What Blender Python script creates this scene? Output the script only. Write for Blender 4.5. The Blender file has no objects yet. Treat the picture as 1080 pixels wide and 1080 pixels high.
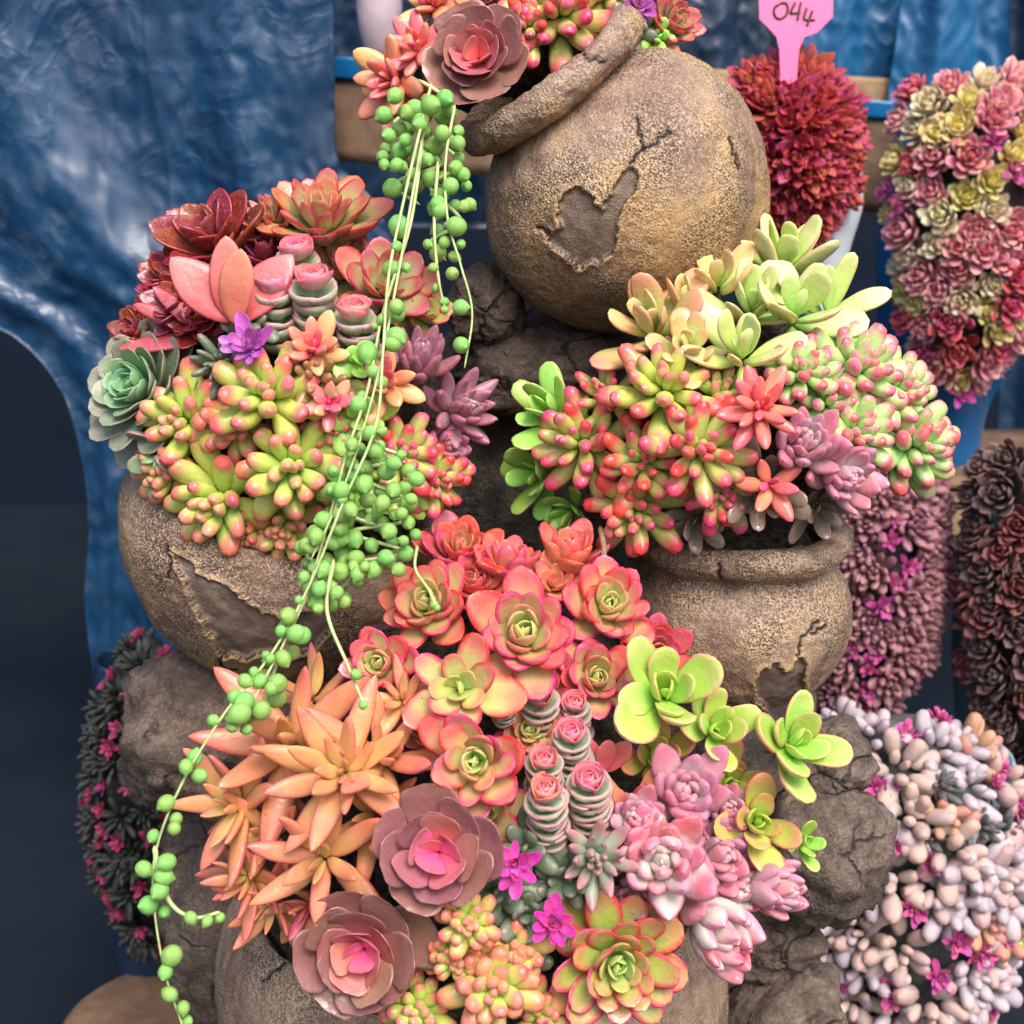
import bpy, math, random
import numpy as np
from mathutils import Vector, Matrix, Quaternion, noise

random.seed(7)
RS = np.random.RandomState(11)
scene = bpy.context.scene
COL = scene.collection

# ------------------------------------------------------------------ camera frame
PITCH = math.radians(17.0)
K = 0.0005 / 0.74                     # tangent per photograph pixel
CAM = Vector((0.0, 0.0, 0.78))
RT = Vector((1, 0, 0))
FW = Vector((0, math.cos(PITCH), -math.sin(PITCH)))
UP = Vector((0, math.sin(PITCH), math.cos(PITCH)))
TOW = -FW

def at(px, py, d):
    """point seen at a photograph pixel, d metres along the view axis"""
    px, py, d = float(px), float(py), float(d)
    return CAM + d * (FW + (px - 540) * K * RT + (540 - py) * K * UP)

def depth_at(py, Y):
    """depth at which the row py meets the upright plane Y metres ahead"""
    v = (float(py) - 540) * K
    return Y / (math.cos(PITCH) - v * math.sin(PITCH))

def aty(px, py, Y):
    return at(px, py, depth_at(py, Y))

def facing(ax, ay, az):
    return (RT * ax + UP * ay + TOW * az).normalized()

# ------------------------------------------------------------------ object helpers
def tag(o, label=None, cat=None, group=None, kind=None):
    if label: o['label'] = label
    if cat: o['category'] = cat
    if group: o['group'] = group
    if kind: o['kind'] = kind
    return o

def empty(name, loc, quat=None, parent=None):
    o = bpy.data.objects.new(name, None)
    o.empty_display_size = 0.01
    COL.objects.link(o)
    o.location = loc
    if quat is not None:
        o.rotation_mode = 'QUATERNION'
        o.rotation_quaternion = quat
    if parent: o.parent = parent
    return o

def obj(name, me, parent=None, loc=None, quat=None):
    o = bpy.data.objects.new(name, me)
    COL.objects.link(o)
    if parent: o.parent = parent
    if loc is not None: o.location = loc
    if quat is not None:
        o.rotation_mode = 'QUATERNION'
        o.rotation_quaternion = quat
    return o

class MB:
    """collects quads with a pigment attribute and builds one mesh"""
    def __init__(self):
        self.v = []; self.f = []; self.c = []; self.n = 0
    def add(self, v, f, c=None):
        v = np.asarray(v, float); f = np.asarray(f, int)
        self.v.append(v); self.f.append(f + self.n)
        self.c.append(np.zeros((len(v), 4)) if c is None else c)
        self.n += len(v)
    def build(self, name, mat, smooth=True):
        v = np.concatenate(self.v); f = np.concatenate(self.f); c = np.concatenate(self.c)
        me = bpy.data.meshes.new(name)
        me.vertices.add(len(v)); me.vertices.foreach_set('co', v.astype(np.float32).ravel())
        nf = len(f)
        me.loops.add(nf * 4); me.loops.foreach_set('vertex_index', f.astype(np.int32).ravel())
        me.polygons.add(nf)
        me.polygons.foreach_set('loop_start', np.arange(0, nf * 4, 4, dtype=np.int32))
        me.polygons.foreach_set('loop_total', np.full(nf, 4, dtype=np.int32))
        if smooth: me.polygons.foreach_set('use_smooth', np.ones(nf, dtype=bool))
        at_ = me.attributes.new('pig', 'FLOAT_COLOR', 'POINT')
        at_.data.foreach_set('color', c.astype(np.float32).ravel())
        me.update(calc_edges=True); me.validate()
        if mat: me.materials.append(mat)
        return me

def grid_faces(nu, nv, wrap=True):
    f = []
    for i in range(nu - 1):
        for j in range(nv if wrap else nv - 1):
            k = (j + 1) % nv
            f.append((i * nv + j, i * nv + k, (i + 1) * nv + k, (i + 1) * nv + j))
    return np.array(f)
_GF = {}
def gf(nu, nv):
    if (nu, nv) not in _GF: _GF[(nu, nv)] = grid_faces(nu, nv)
    return _GF[(nu, nv)]

# ------------------------------------------------------------------ leaves
def leaf(L, W, T, a, b, bend=0.3, cup=0.2, ta=0.3, tb=0.4, nu=12, nv=12, wav=0.0, top=0.75):
    s = np.linspace(0, 1, nu)
    t = 0.5 - 0.5 * np.cos(s * math.pi)
    t = 0.35 * s + 0.65 * t
    te = np.clip(t, 0.003, 1.0)
    m = a / (a + b); w = (te ** a * (1 - te) ** b) / (m ** a * (1 - m) ** b) * W / 2
    m = ta / (ta + tb); h = (te ** ta * (1 - te) ** tb) / (m ** ta * (1 - m) ** tb) * T / 2
    ang = bend * (t - 0.25)
    ds = np.diff(t, prepend=0) * L
    cx = np.cumsum(np.cos(ang) * ds); cz = np.cumsum(np.sin(ang) * ds)
    ph = np.arange(nv) / nv * 2 * math.pi
    cy = np.cos(ph); sy = np.sin(ph)
    irr = 1 + .05 * np.sin(t * RS.uniform(5, 9) + RS.rand() * 6)
    y = (w * irr)[:, None] * cy[None]
    zz = h[:, None] * np.where(sy > 0, top, 1.0)[None] * sy[None]
    zz = zz + cup * (y ** 2) / (W / 2) + .02 * L * (np.sin(t * 8 + RS.rand() * 6) * w / W)[:, None]
    if wav:
        zz = zz + wav * W * np.sin(t * 7 + RS.rand() * 6)[:, None] * cy[None] * (w / W * 2)[:, None]
    side = RS.uniform(-1, 1) * .09 * L
    y = y + (side * t ** 2)[:, None]
    x = cx[:, None] - np.sin(ang)[:, None] * zz
    z = cz[:, None] + np.cos(ang)[:, None] * zz
    v = np.stack([x, y, z], -1).reshape(-1, 3)
    c = np.zeros((nu, nv, 4))
    c[..., 0] = t[:, None]; c[..., 1] = np.abs(cy)[None]
    return v, c.reshape(-1, 4)

def place_leaf(mb, v, c, az, el, r0, z0, roll=0.0, rnd=0.5, u=1.0, nu=12, nv=12):
    er = np.array([math.cos(az), math.sin(az), 0.0]); ez = np.array([0, 0, 1.0])
    et = np.array([-math.sin(az), math.cos(az), 0.0])
    ex = er * math.cos(el) + ez * math.sin(el)
    eu = -er * math.sin(el) + ez * math.cos(el)
    if roll:
        et, eu = et * math.cos(roll) + eu * math.sin(roll), eu * math.cos(roll) - et * math.sin(roll)
    p = er * r0 + ez * z0 + v[:, :1] * ex + v[:, 1:2] * et + v[:, 2:] * eu
    c = c.copy(); c[:, 2] = rnd; c[:, 3] = u
    mb.add(p, gf(nu, nv), c)

def rosette(k, R, mats, res=(12, 12), zoff=0.0, names=('leaves', 'heart')):
    """all leaves of one head; returns meshes (outer leaves, heart or None)"""
    N = len(k['azs']) if 'azs' in k else k['N'] + (RS.randint(-1, 2) if k['N'] > 8 else 0)
    mo, mh = MB(), MB()
    az0 = RS.rand() * 6.28
    step = k.get('step', 2.39996)
    jit = k.get('jit', 1.0)
    for i in range(N):
        u = i / (N - 1)
        s = k['s0'] + (1 - k['s0']) * u ** k.get('ps', .7)
        s *= 1 + RS.uniform(-.09, .09) * jit
        el = math.radians(k['ein'] + (k['eout'] - k['ein']) * u ** k.get('pe', .8) + RS.uniform(-7, 7) * jit)
        v, c = leaf(k['L'] * R * s, k['W'] * R * s * RS.uniform(.92, 1.08), k['T'] * R * s, k['a'], k['b'],
                    k.get('bend', .3) + RS.uniform(-.12, .12) * jit, k.get('cup', .2),
                    k.get('ta', .3), k.get('tb', .4), res[0], res[1], k.get('wav', 0.0), k.get('top', .75))
        h = k.get('h', .2) * R * (1 - u ** k.get('ph', 1.0))
        mb = mh if u < k.get('hs', -1) else mo
        place_leaf(mb, v, c, (math.radians(k['azs'][i % len(k['azs'])]) if 'azs' in k else az0 + step * i) + RS.uniform(-.12, .12) * jit, el, k.get('r0', .06) * R * u ** .5, h + zoff,
                   RS.uniform(-.15, .15) * jit, RS.rand(), u, *res)
    o = mo.build(names[0], mats[0])
    hme = mh.build(names[1], mats[-1]) if mh.n else None
    return o, hme

def column_head(R, H, mats, res=(9, 10), zoff=0.0):
    """stacked thick leaves round a stem with a rose-like top"""
    mo, mh = MB(), MB()
    n = max(4, int(H / (R * .40)))
    az = RS.rand() * 6
    for i in range(n):
        z = zoff + H * i / n
        sc = .92 + .1 * math.sin(i * 1.7) - .16 * (i / n) ** 3
        for q in range(4):
            v, c = leaf(R * 1.08 * sc, R * 1.6 * sc, R * .34, .5, .5, 1.2, .5, .3, .4, res[0], res[1])
            place_leaf(mo, v, c, az + q * math.pi / 2 + RS.uniform(-.1, .1), math.radians(14 + RS.uniform(-8, 8)), R * .10, z + RS.uniform(-.03, .03) * R, RS.uniform(-.12, .12), RS.rand(), 1 - i / n * .5, *res)
        az += .62
    for i in range(15):
        u = i / 14
        v, c = leaf(R * (.34 + .66 * u), R * (.36 + 1.05 * u), R * .15, .4, .4, 1.3, .55, .3, .3, res[0], res[1])
        place_leaf(mh, v, c, az + 2.4 * i, math.radians(80 - 45 * u), R * .02 + R * .12 * u, zoff + H + R * .14 * (1 - u) - .04 * R, 0, RS.rand(), .45 * u, *res)
    return mo.build('stacked_leaves', mats[0]), mh.build('rosy_top', mats[1])

def tube(pts, rad, ns=8, taper=None):
    pts = [Vector(p) for p in pts]
    mb = MB(); n = len(pts); ring = []
    prev = None
    for i, p in enumerate(pts):
        tdir = (pts[min(i + 1, n - 1)] - pts[max(i - 1, 0)]).normalized()
        if prev is None:
            prev = tdir.orthogonal().normalized()
        prev = (prev - tdir * prev.dot(tdir)).normalized()
        bi = tdir.cross(prev)
        r = rad if taper is None else rad * (1 + (taper - 1) * i / (n - 1))
        if i in (0, n - 1): r *= .3
        for j in range(ns):
            a = 2 * math.pi * j / ns
            ring.append(p + r * (math.cos(a) * prev + math.sin(a) * bi))
    c = np.zeros((n * ns, 4)); c[:, 0] = np.repeat(np.linspace(0, 1, n), ns)
    mb.add(np.array([tuple(x) for x in ring]), gf(n, ns), c)
    return mb

def spline(pts, n):
    pts = [np.array(p, float) for p in pts]
    P = [2 * pts[0] - pts[1]] + pts + [2 * pts[-1] - pts[-2]]
    out = []
    m = len(pts) - 1
    for q in range(n):
        x = q / (n - 1) * m; i = min(int(x), m - 1); t = x - i
        a, b, c, d = P[i:i + 4]
        out.append(.5 * (2 * b + (c - a) * t + (2 * a - 5 * b + 4 * c - d) * t * t + (3 * b - a - 3 * c + d) * t ** 3))
    return out

# ------------------------------------------------------------------ materials
def new_mat(name):
    m = bpy.data.materials.new(name); m.use_nodes = True
    nt = m.node_tree; nt.nodes.clear()
    out = nt.nodes.new('ShaderNodeOutputMaterial'); b = nt.nodes.new('ShaderNodeBsdfPrincipled')
    nt.links.new(b.outputs[0], out.inputs[0])
    return m, nt, b

class NT:
    def __init__(self, nt): self.nt = nt
    def n(self, t, **kw):
        x = self.nt.nodes.new(t)
        for k_, v_ in kw.items(): setattr(x, k_, v_)
        return x
    def put(self, sock, val):
        if isinstance(val, bpy.types.NodeSocket): self.nt.links.new(val, sock)
        elif isinstance(val, (tuple, list)) and len(val) == 3 and sock.type == 'RGBA': sock.default_value = (*val, 1)
        else: sock.default_value = val
    def mix(self, f, a, b, mode='MIX'):
        x = self.n('ShaderNodeMix', data_type='RGBA', blend_type=mode)
        self.put(x.inputs[0], f); self.put(x.inputs[6], a); self.put(x.inputs[7], b)
        return x.outputs[2]
    def math(self, op, a, b=0.0, c=0.0):
        x = self.n('ShaderNodeMath', operation=op)
        self.put(x.inputs[0], a); self.put(x.inputs[1], b)
        if len(x.inputs) > 2: self.put(x.inputs[2], c)
        return x.outputs[0]
    def ss(self, v, lo, hi):
        x = self.n('ShaderNodeMapRange', interpolation_type='SMOOTHSTEP')
        self.put(x.inputs[0], v); self.put(x.inputs[1], lo); self.put(x.inputs[2], hi)
        x.inputs[3].default_value = 0; x.inputs[4].default_value = 1
        return x.outputs[0]
    def noise(self, vec, scale, detail=3, rough=.55, dist=0.0):
        x = self.n('ShaderNodeTexNoise'); self.put(x.inputs['Vector'], vec)
        x.inputs['Scale'].default_value = scale; x.inputs['Detail'].default_value = detail
        x.inputs['Roughness'].default_value = rough; x.inputs['Distortion'].default_value = dist
        return x.outputs[0]
    def voro(self, vec, scale, feature='F1'):
        x = self.n('ShaderNodeTexVoronoi', feature=feature); self.put(x.inputs['Vector'], vec)
        x.inputs['Scale'].default_value = scale
        return x.outputs[0]
    def coord(self, what='Object'):
        return self.n('ShaderNodeTexCoord').outputs[what]
    def bump(self, h, strength, dist, nrm=None):
        x = self.n('ShaderNodeBump'); x.inputs['Strength'].default_value = strength; x.inputs['Distance'].default_value = dist
        self.put(x.inputs['Height'], h)
        if nrm is not None: self.put(x.inputs['Normal'], nrm)
        return x.outputs[0]

def leafmat(name, base, tip, edge=None, heart=None, htip=None, tp=(.5, .95), ep=(.75, 1.0), up=(.1, .5), rough=.38, sss=.28, var=.30, tn=.25, speck=.25):
    m, nt, b = new_mat(name); g = NT(nt)
    A = g.n('ShaderNodeAttribute', attribute_name='pig')
    sep = g.n('ShaderNodeSeparateColor'); nt.links.new(A.outputs['Color'], sep.inputs[0])
    t, e, r = sep.outputs; u = A.outputs['Alpha']
    co = g.coord()
    oi = g.n('ShaderNodeObjectInfo').outputs['Random']
    nz = g.noise(co, 160, 3); nl = g.noise(co, 55, 2)
    tj = g.math('ADD', t, g.math('MULTIPLY', g.math('ADD', g.math('SUBTRACT', nl, .5), g.math('MULTIPLY', g.math('SUBTRACT', r, .5), .6)), tn * 1.6))
    ft = g.ss(tj, tp[0], tp[1])
    c = g.mix(ft, base, tip)
    if edge is not None:
        fe = g.math('MULTIPLY', g.ss(g.math('ADD', e, g.math('MULTIPLY', g.math('SUBTRACT', nz, .5), .25)), ep[0], ep[1]), g.math('MULTIPLY', g.ss(t, .25, .6), g.math('ADD', .25, g.math('MULTIPLY', g.ss(u, .05, .45), .75))))
        c = g.mix(fe, c, edge)
    if heart is not None:
        hc = g.mix(ft, heart, htip or heart)
        c = g.mix(g.ss(g.math('ADD', u, g.math('MULTIPLY', g.math('SUBTRACT', nl, .5), .3)), up[0], up[1]), hc, c)
    hs = g.n('ShaderNodeHueSaturation')
    g.put(hs.inputs['Hue'], g.math('ADD', .5, g.math('ADD', g.math('MULTIPLY', g.math('SUBTRACT', r, .5), .05), g.math('MULTIPLY', g.math('SUBTRACT', oi, .5), .025))))
    hs.inputs['Saturation'].default_value = 1.0
    g.put(hs.inputs['Value'], g.math('ADD', 1 - var / 2, g.math('MULTIPLY', g.math('ADD', g.math('MULTIPLY', r, .5), g.math('MULTIPLY', nz, .6)), var)))
    g.put(hs.inputs['Color'], c)
    # pale waxy bloom in small flecks
    fl = g.math('MULTIPLY', g.ss(g.noise(co, 900, 2, .6), .56, .72), speck)
    c2 = g.mix(fl, hs.outputs[0], (.62, .52, .48))
    bl = g.math('MULTIPLY', g.ss(g.noise(co, 420, 2, .5), .69, .75), g.ss(g.noise(co, 70, 1), .5, .62))
    c2 = g.mix(g.math('MULTIPLY', bl, .6), c2, (.22, .12, .07))
    du = g.math('MULTIPLY', g.ss(nl, .5, .75), speck * .5)
    c2 = g.mix(du, c2, (.58, .52, .46))
    g.put(b.inputs['Base Color'], c2)
    g.put(b.inputs['Roughness'], g.math('ADD', rough - .16, g.math('MULTIPLY', nz, .2)))
    b.inputs['Specular IOR Level'].default_value = .5
    b.inputs['Subsurface Weight'].default_value = sss
    b.inputs['Subsurface Radius'].default_value = (1, .45, .25)
    b.inputs['Subsurface Scale'].default_value = .003
    g.put(b.inputs['Normal'], g.bump(g.math('ADD', g.noise(co, 300, 3), g.math('MULTIPLY', nl, .8)), .32, .0013))
    return m

def plainmat(name, c1, c2, scale=60, rough=.6, bump=.2, bdist=.001, spec=.5, detail=4):
    m, nt, b = new_mat(name); g = NT(nt); co = g.coord()
    n1 = g.noise(co, scale, detail)
    g.put(b.inputs['Base Color'], g.mix(g.ss(n1, .3, .7), c1, c2))
    g.put(b.inputs['Roughness'], g.math('ADD', rough - .1, g.math('MULTIPLY', n1, .2)))
    b.inputs['Specular IOR Level'].default_value = spec
    g.put(b.inputs['Normal'], g.bump(g.noise(co, scale * 4, 4), bump, bdist))
    return m

def claymat(name, ochre=1.0, pale=.5):
    m, nt, b = new_mat(name); g = NT(nt); co = g.coord()
    A = g.n('ShaderNodeAttribute', attribute_name='pig')
    sep = g.n('ShaderNodeSeparateColor'); nt.links.new(A.outputs['Color'], sep.inputs[0])
    peel, crack, low = sep.outputs
    big = g.noise(co, 16, 4, .6, .4); mid = g.noise(co, 70, 4, .6); gr = g.noise(co, 840, 1.5, .5); gr2 = g.noise(co, 480, 2, .6)
    gm = g.math('ADD', .35, g.math('MULTIPLY', g.ss(g.noise(co, 26, 3), .38, .62), .65))
    grain = g.math('ADD', g.math('MULTIPLY', gr, .65), g.math('MULTIPLY', gr2, .35))
    c = g.mix(g.ss(mid, .3, .7), (.155, .088, .062), (.29, .195, .14))
    c = g.mix(g.math('MULTIPLY', g.ss(big, .42, .66), pale), c, (.42, .325, .24))
    och = g.math('MULTIPLY', g.ss(g.math('ADD', big, g.math('MULTIPLY', low, .30)), .56, .8), ochre)
    c = g.mix(g.math('MULTIPLY', och, .75), c, (.44, .265, .095))
    pit = g.ss(grain, .52, .41)
    c = g.mix(g.math('MULTIPLY', g.math('MULTIPLY', pit, gm), .8), c, (.055, .034, .024))
    hi = g.ss(grain, .52, .62)
    c = g.mix(g.math('MULTIPLY', g.math('MULTIPLY', hi, gm), .5), c, (.68, .54, .37))
    pc = g.mix(g.ss(mid, .35, .65), (.105, .074, .058), (.20, .145, .112))
    c = g.mix(g.math('MULTIPLY', peel, .92), c, pc)
    lip = g.math('MULTIPLY', A.outputs['Alpha'], .8)
    c = g.mix(lip, c, (.56, .38, .17))
    c = g.mix(g.ss(crack, .25, .8), c, (.022, .016, .013))  # crack lines and peel edges darkened to stand for the shade inside them
    g.put(b.inputs['Base Color'], c)
    g.put(b.inputs['Roughness'], g.math('ADD', .48, g.math('MULTIPLY', pit, .35)))
    b.inputs['Specular IOR Level'].default_value = .5
    hgt = g.math('ADD', g.math('MULTIPLY', g.math('MULTIPLY', grain, gm), 2.0), g.math('MULTIPLY', mid, .5))
    hgt = g.math('MULTIPLY', hgt, g.math('SUBTRACT', 1.0, g.math('MULTIPLY', peel, .6)))
    g.put(b.inputs['Normal'], g.bump(hgt, .75, .0018))
    return m

def rockmat(name, c1=(.10, .08, .07), c2=(.22, .185, .165), dark=.5):
    m, nt, b = new_mat(name); g = NT(nt); co = g.coord()
    big = g.noise(co, 28, 5, .65, .5); mid = g.noise(co, 110, 5, .65); gr = g.noise(co, 480, 3, .65)
    c = g.mix(g.ss(g.math('ADD', g.math('MULTIPLY', big, .6), g.math('MULTIPLY', mid, .4)), .36, .64), c1, c2)
    vn = g.n('ShaderNodeVectorMath', operation='ADD'); nzc = g.n('ShaderNodeTexNoise'); nzc.inputs['Scale'].default_value = 40
    g.put(nzc.inputs['Vector'], co)
    sc = g.n('ShaderNodeVectorMath', operation='SCALE'); g.put(sc.inputs[0], nzc.outputs['Color']); sc.inputs['Scale'].default_value = .03
    g.put(vn.inputs[0], co); g.put(vn.inputs[1], sc.outputs[0])
    ed = g.voro(vn.outputs[0], 21, 'DISTANCE_TO_EDGE')
    cr = g.math('MULTIPLY', g.ss(ed, .045, .0), g.ss(g.noise(co, 20, 2), .48, .6))
    c = g.mix(g.math('MULTIPLY', g.ss(gr, .52, .38), dark), c, (.03, .024, .02))
    c = g.mix(g.math('MULTIPLY', g.ss(gr, .6, .72), .35), c, (.42, .36, .31))
    c = g.mix(g.math('MULTIPLY', cr, .8), c, (.02, .016, .014))  # occlusion in the rock cracks put in as near-black colour
    g.put(b.inputs['Base Color'], c)
    b.inputs['Roughness'].default_value = .85
    h = g.math('ADD', g.math('MULTIPLY', gr, .7), g.math('SUBTRACT', g.math('MULTIPLY', mid, 1.6), g.math('MULTIPLY', cr, 1.2)))
    g.put(b.inputs['Normal'], g.bump(h, .8, .0025))
    return m

M = {}
M['clay'] = claymat('antiqued_clay', 1.0, .55)
M['clay_low'] = claymat('antiqued_clay_grey', .5, .6)
M['rock'] = rockmat('grey_brown_rock', (.062, .043, .033), (.16, .115, .09))
M['rock_dark'] = rockmat('dark_rock', (.03, .024, .02), (.13, .105, .09), .6)  # darker rock tone for the core and body behind the pots
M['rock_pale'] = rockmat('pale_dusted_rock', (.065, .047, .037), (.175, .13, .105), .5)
M['soil'] = plainmat('dark_soil', (.018, .014, .011), (.11, .085, .065), 260, .95, .9, .004, .2)
M['stem'] = plainmat('fleshy_stem', (.20, .17, .09), (.30, .20, .13), 120, .6, .3)
M['twig'] = plainmat('dry_twig', (.20, .11, .07), (.33, .2, .13), 200, .8, .5)
M['vine'] = plainmat('pale_vine', (.32, .44, .15), (.50, .58, .28), 120, .45, .2)

M['jelly'] = leafmat('jelly_green_pink', (.47, .56, .12), (.66, .10, .12), None, (.45, .59, .12), (.62, .22, .16), tp=(.66, .99), up=(.15, .6), rough=.34, tn=.25)
M['jelly_red'] = leafmat('jelly_red', (.50, .52, .15), (.66, .045, .11), None, (.46, .57, .15), (.64, .10, .15), tp=(.58, .94), up=(.05, .5), rough=.34, tn=.3)
M['jelly_mint'] = leafmat('jelly_mint', (.44, .62, .24), (.60, .11, .20), None, (.50, .66, .28), (.58, .2, .24), tp=(.72, 1.0), up=(.0, .25), rough=.28, tn=.2)
M['jelly_orange'] = leafmat('jelly_orange', (.56, .44, .13), (.68, .11, .11), None, (.48, .58, .13), (.64, .16, .14), tp=(.56, .95), up=(.3, .9), rough=.34, tn=.35)
M['red'] = leafmat('red_rosette', (.54, .44, .18), (.68, .11, .14), (.60, .025, .09), (.42, .57, .15), (.50, .48, .18), tp=(.45, 1.0), ep=(.52, .98), up=(.12, .65), rough=.3, tn=.4)
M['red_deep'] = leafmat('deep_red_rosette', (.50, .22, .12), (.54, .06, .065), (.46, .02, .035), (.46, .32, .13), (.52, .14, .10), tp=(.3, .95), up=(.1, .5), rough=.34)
M['coral'] = leafmat('coral_rosette', (.62, .34, .18), (.68, .11, .11), (.60, .04, .06), (.60, .30, .16), (.66, .16, .14), tp=(.3, 1.0), ep=(.6, .98), rough=.32)
M['coralstar'] = leafmat('coral_star', (.74, .20, .14), (.72, .12, .13), None, (.74, .10, .14), (.72, .10, .14), tp=(.3, 1.0), rough=.34)
M['crimson'] = leafmat('crimson_rosette', (.26, .035, .045), (.20, .010, .022), (.30, .022, .04), (.30, .05, .05), None, tp=(.2, .9), rough=.3)
M['redgreen'] = leafmat('red_green_rosette', (.42, .38, .17), (.46, .07, .08), (.44, .025, .045), (.44, .46, .17), (.54, .18, .13), tp=(.5, 1.0), ep=(.6, .95), up=(.05, .4), rough=.36)
M['brown'] = leafmat('brown_rosette', (.40, .16, .14), (.25, .112, .098), (.42, .215, .19), (.74, .11, .18), (.52, .15, .15), tp=(.1, .8), ep=(.95, 1.0), up=(.12, .58), rough=.28, tn=.2, speck=.12)
M['orange'] = leafmat('orange_star', (.64, .32, .125), (.68, .17, .11), (.68, .20, .14), (.58, .38, .14), (.67, .22, .12), tp=(.35, 1.0), ep=(.6, 1.0), rough=.38, tn=.6)
M['salmon'] = leafmat('salmon_star', (.68, .25, .13), (.72, .33, .17), None, (.70, .10, .14), (.72, .17, .15), tp=(.3, .95), up=(.2, .7), rough=.36)
M['pinkstar'] = leafmat('pink_star', (.74, .16, .17), (.70, .22, .19), None, (.74, .06, .15), (.74, .10, .16), tp=(.3, 1.0), rough=.36)
M['rosesalmon'] = leafmat('rose_paddle', (.60, .13, .11), (.64, .22, .18), (.56, .07, .08), None, None, tp=(.2, 1.0), ep=(.85, 1), rough=.4, speck=.12)
M['redleaf'] = leafmat('red_strap', (.40, .06, .05), (.42, .08, .06), (.32, .03, .03), None, None, rough=.45)
M['sage'] = leafmat('sage_rosette', (.16, .26, .15), (.23, .23, .18), (.38, .22, .21), (.16, .38, .18), (.18, .38, .18), tp=(.5, 1.0), ep=(.8, 1.0), up=(.15, .7), rough=.45, speck=.2)
M['lime'] = leafmat('lime_rosette', (.36, .54, .09), (.48, .54, .15), (.66, .32, .20), (.34, .57, .08), (.42, .58, .11), tp=(.55, 1.0), ep=(.76, 1.0), rough=.36, speck=.1)
M['limeorange'] = leafmat('lime_orange_rosette', (.42, .50, .09), (.58, .30, .12), (.64, .20, .13), (.36, .56, .08), (.42, .58, .09), tp=(.4, .95), ep=(.75, 1.0), up=(.2, .5), rough=.36, speck=.1)
M['limered'] = leafmat('lime_red_rosette', (.34, .44, .09), (.50, .24, .11), (.58, .05, .06), (.33, .54, .16), (.38, .52, .14), tp=(.55, 1.0), ep=(.5, .96), up=(.05, .4), rough=.34)
M['paddle'] = leafmat('cream_paddle', (.44, .60, .16), (.62, .62, .30), (.62, .40, .24), (.40, .60, .14), (.55, .64, .24), tp=(.25, .9), ep=(.85, 1.0), rough=.36, speck=.08, tn=.4)
M['paddle_blush'] = leafmat('blush_paddle', (.46, .54, .15), (.70, .38, .20), (.66, .28, .18), (.44, .56, .15), (.62, .48, .22), tp=(.2, .9), ep=(.8, 1.0), rough=.36, speck=.08, tn=.5)
M['fresh'] = leafmat('fresh_green', (.28, .52, .08), (.36, .58, .12), (.42, .5, .16), None, None, rough=.36, speck=.08)
M['grapto'] = leafmat('lilac_bud', (.54, .42, .42), (.52, .17, .28), (.54, .22, .32), (.60, .50, .48), (.55, .28, .36), tp=(.35, 1.05), ep=(.66, 1.0), rough=.38, tn=.5, speck=.15)
M['grapto_pale'] = leafmat('pale_pink_bud', (.68, .64, .58), (.60, .13, .24), (.62, .24, .33), (.64, .66, .52), (.64, .42, .44), tp=(.5, 1.05), ep=(.72, 1.0), rough=.36, tn=.6, speck=.12)
M['grapto_grey'] = leafmat('grey_lilac_bud', (.30, .36, .26), (.36, .17, .20), (.44, .22, .26), (.34, .44, .30), (.40, .24, .25), tp=(.35, .95), rough=.46, tn=.4)
M['violet'] = leafmat('violet_rosette', (.40, .22, .28), (.30, .12, .20), (.44, .15, .24), (.46, .48, .34), (.46, .30, .36), tp=(.3, .95), ep=(.6, 1.0), up=(.02, .35), rough=.42)
M['column'] = leafmat('pagoda_leaf', (.26, .40, .22), (.40, .40, .30), (.54, .25, .28), None, None, tp=(.5, 1.0), ep=(.55, 1.0), rough=.42)
M['column_top'] = leafmat('pagoda_top', (.58, .30, .28), (.64, .22, .25), (.66, .11, .17), (.66, .05, .11), (.68, .09, .15), tp=(.4, 1.0), ep=(.5, .95), up=(.05, .4), rough=.42)
M['magenta'] = leafmat('magenta_petal', (.56, .07, .38), (.62, .035, .34), None, (.72, .2, .5), (.66, .06, .38), tp=(.2, .9), up=(.1, .5), rough=.5, speck=.2)
M['purple'] = leafmat('purple_petal', (.38, .10, .44), (.42, .07, .40), None, (.56, .2, .5), (.45, .08, .42), rough=.5)
M['pebble'] = leafmat('grey_green_pebble', (.10, .15, .09), (.15, .17, .125), None, None, None, tp=(.5, 1.0), rough=.4)
M['olive'] = leafmat('olive_brown_pebble', (.26, .20, .07), (.30, .15, .07), None, None, None, rough=.34)
M['glassy'] = leafmat('smoky_leaf', (.16, .13, .095), (.24, .16, .13), (.36, .22, .19), None, None, rough=.3)
M['pearl'] = leafmat('pearl_green', (.22, .45, .10), (.28, .51, .14), (.36, .58, .22), None, None, tp=(.5, 1.0), ep=(.2, .9), rough=.34, sss=.25, speck=.1, var=.4)

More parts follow.
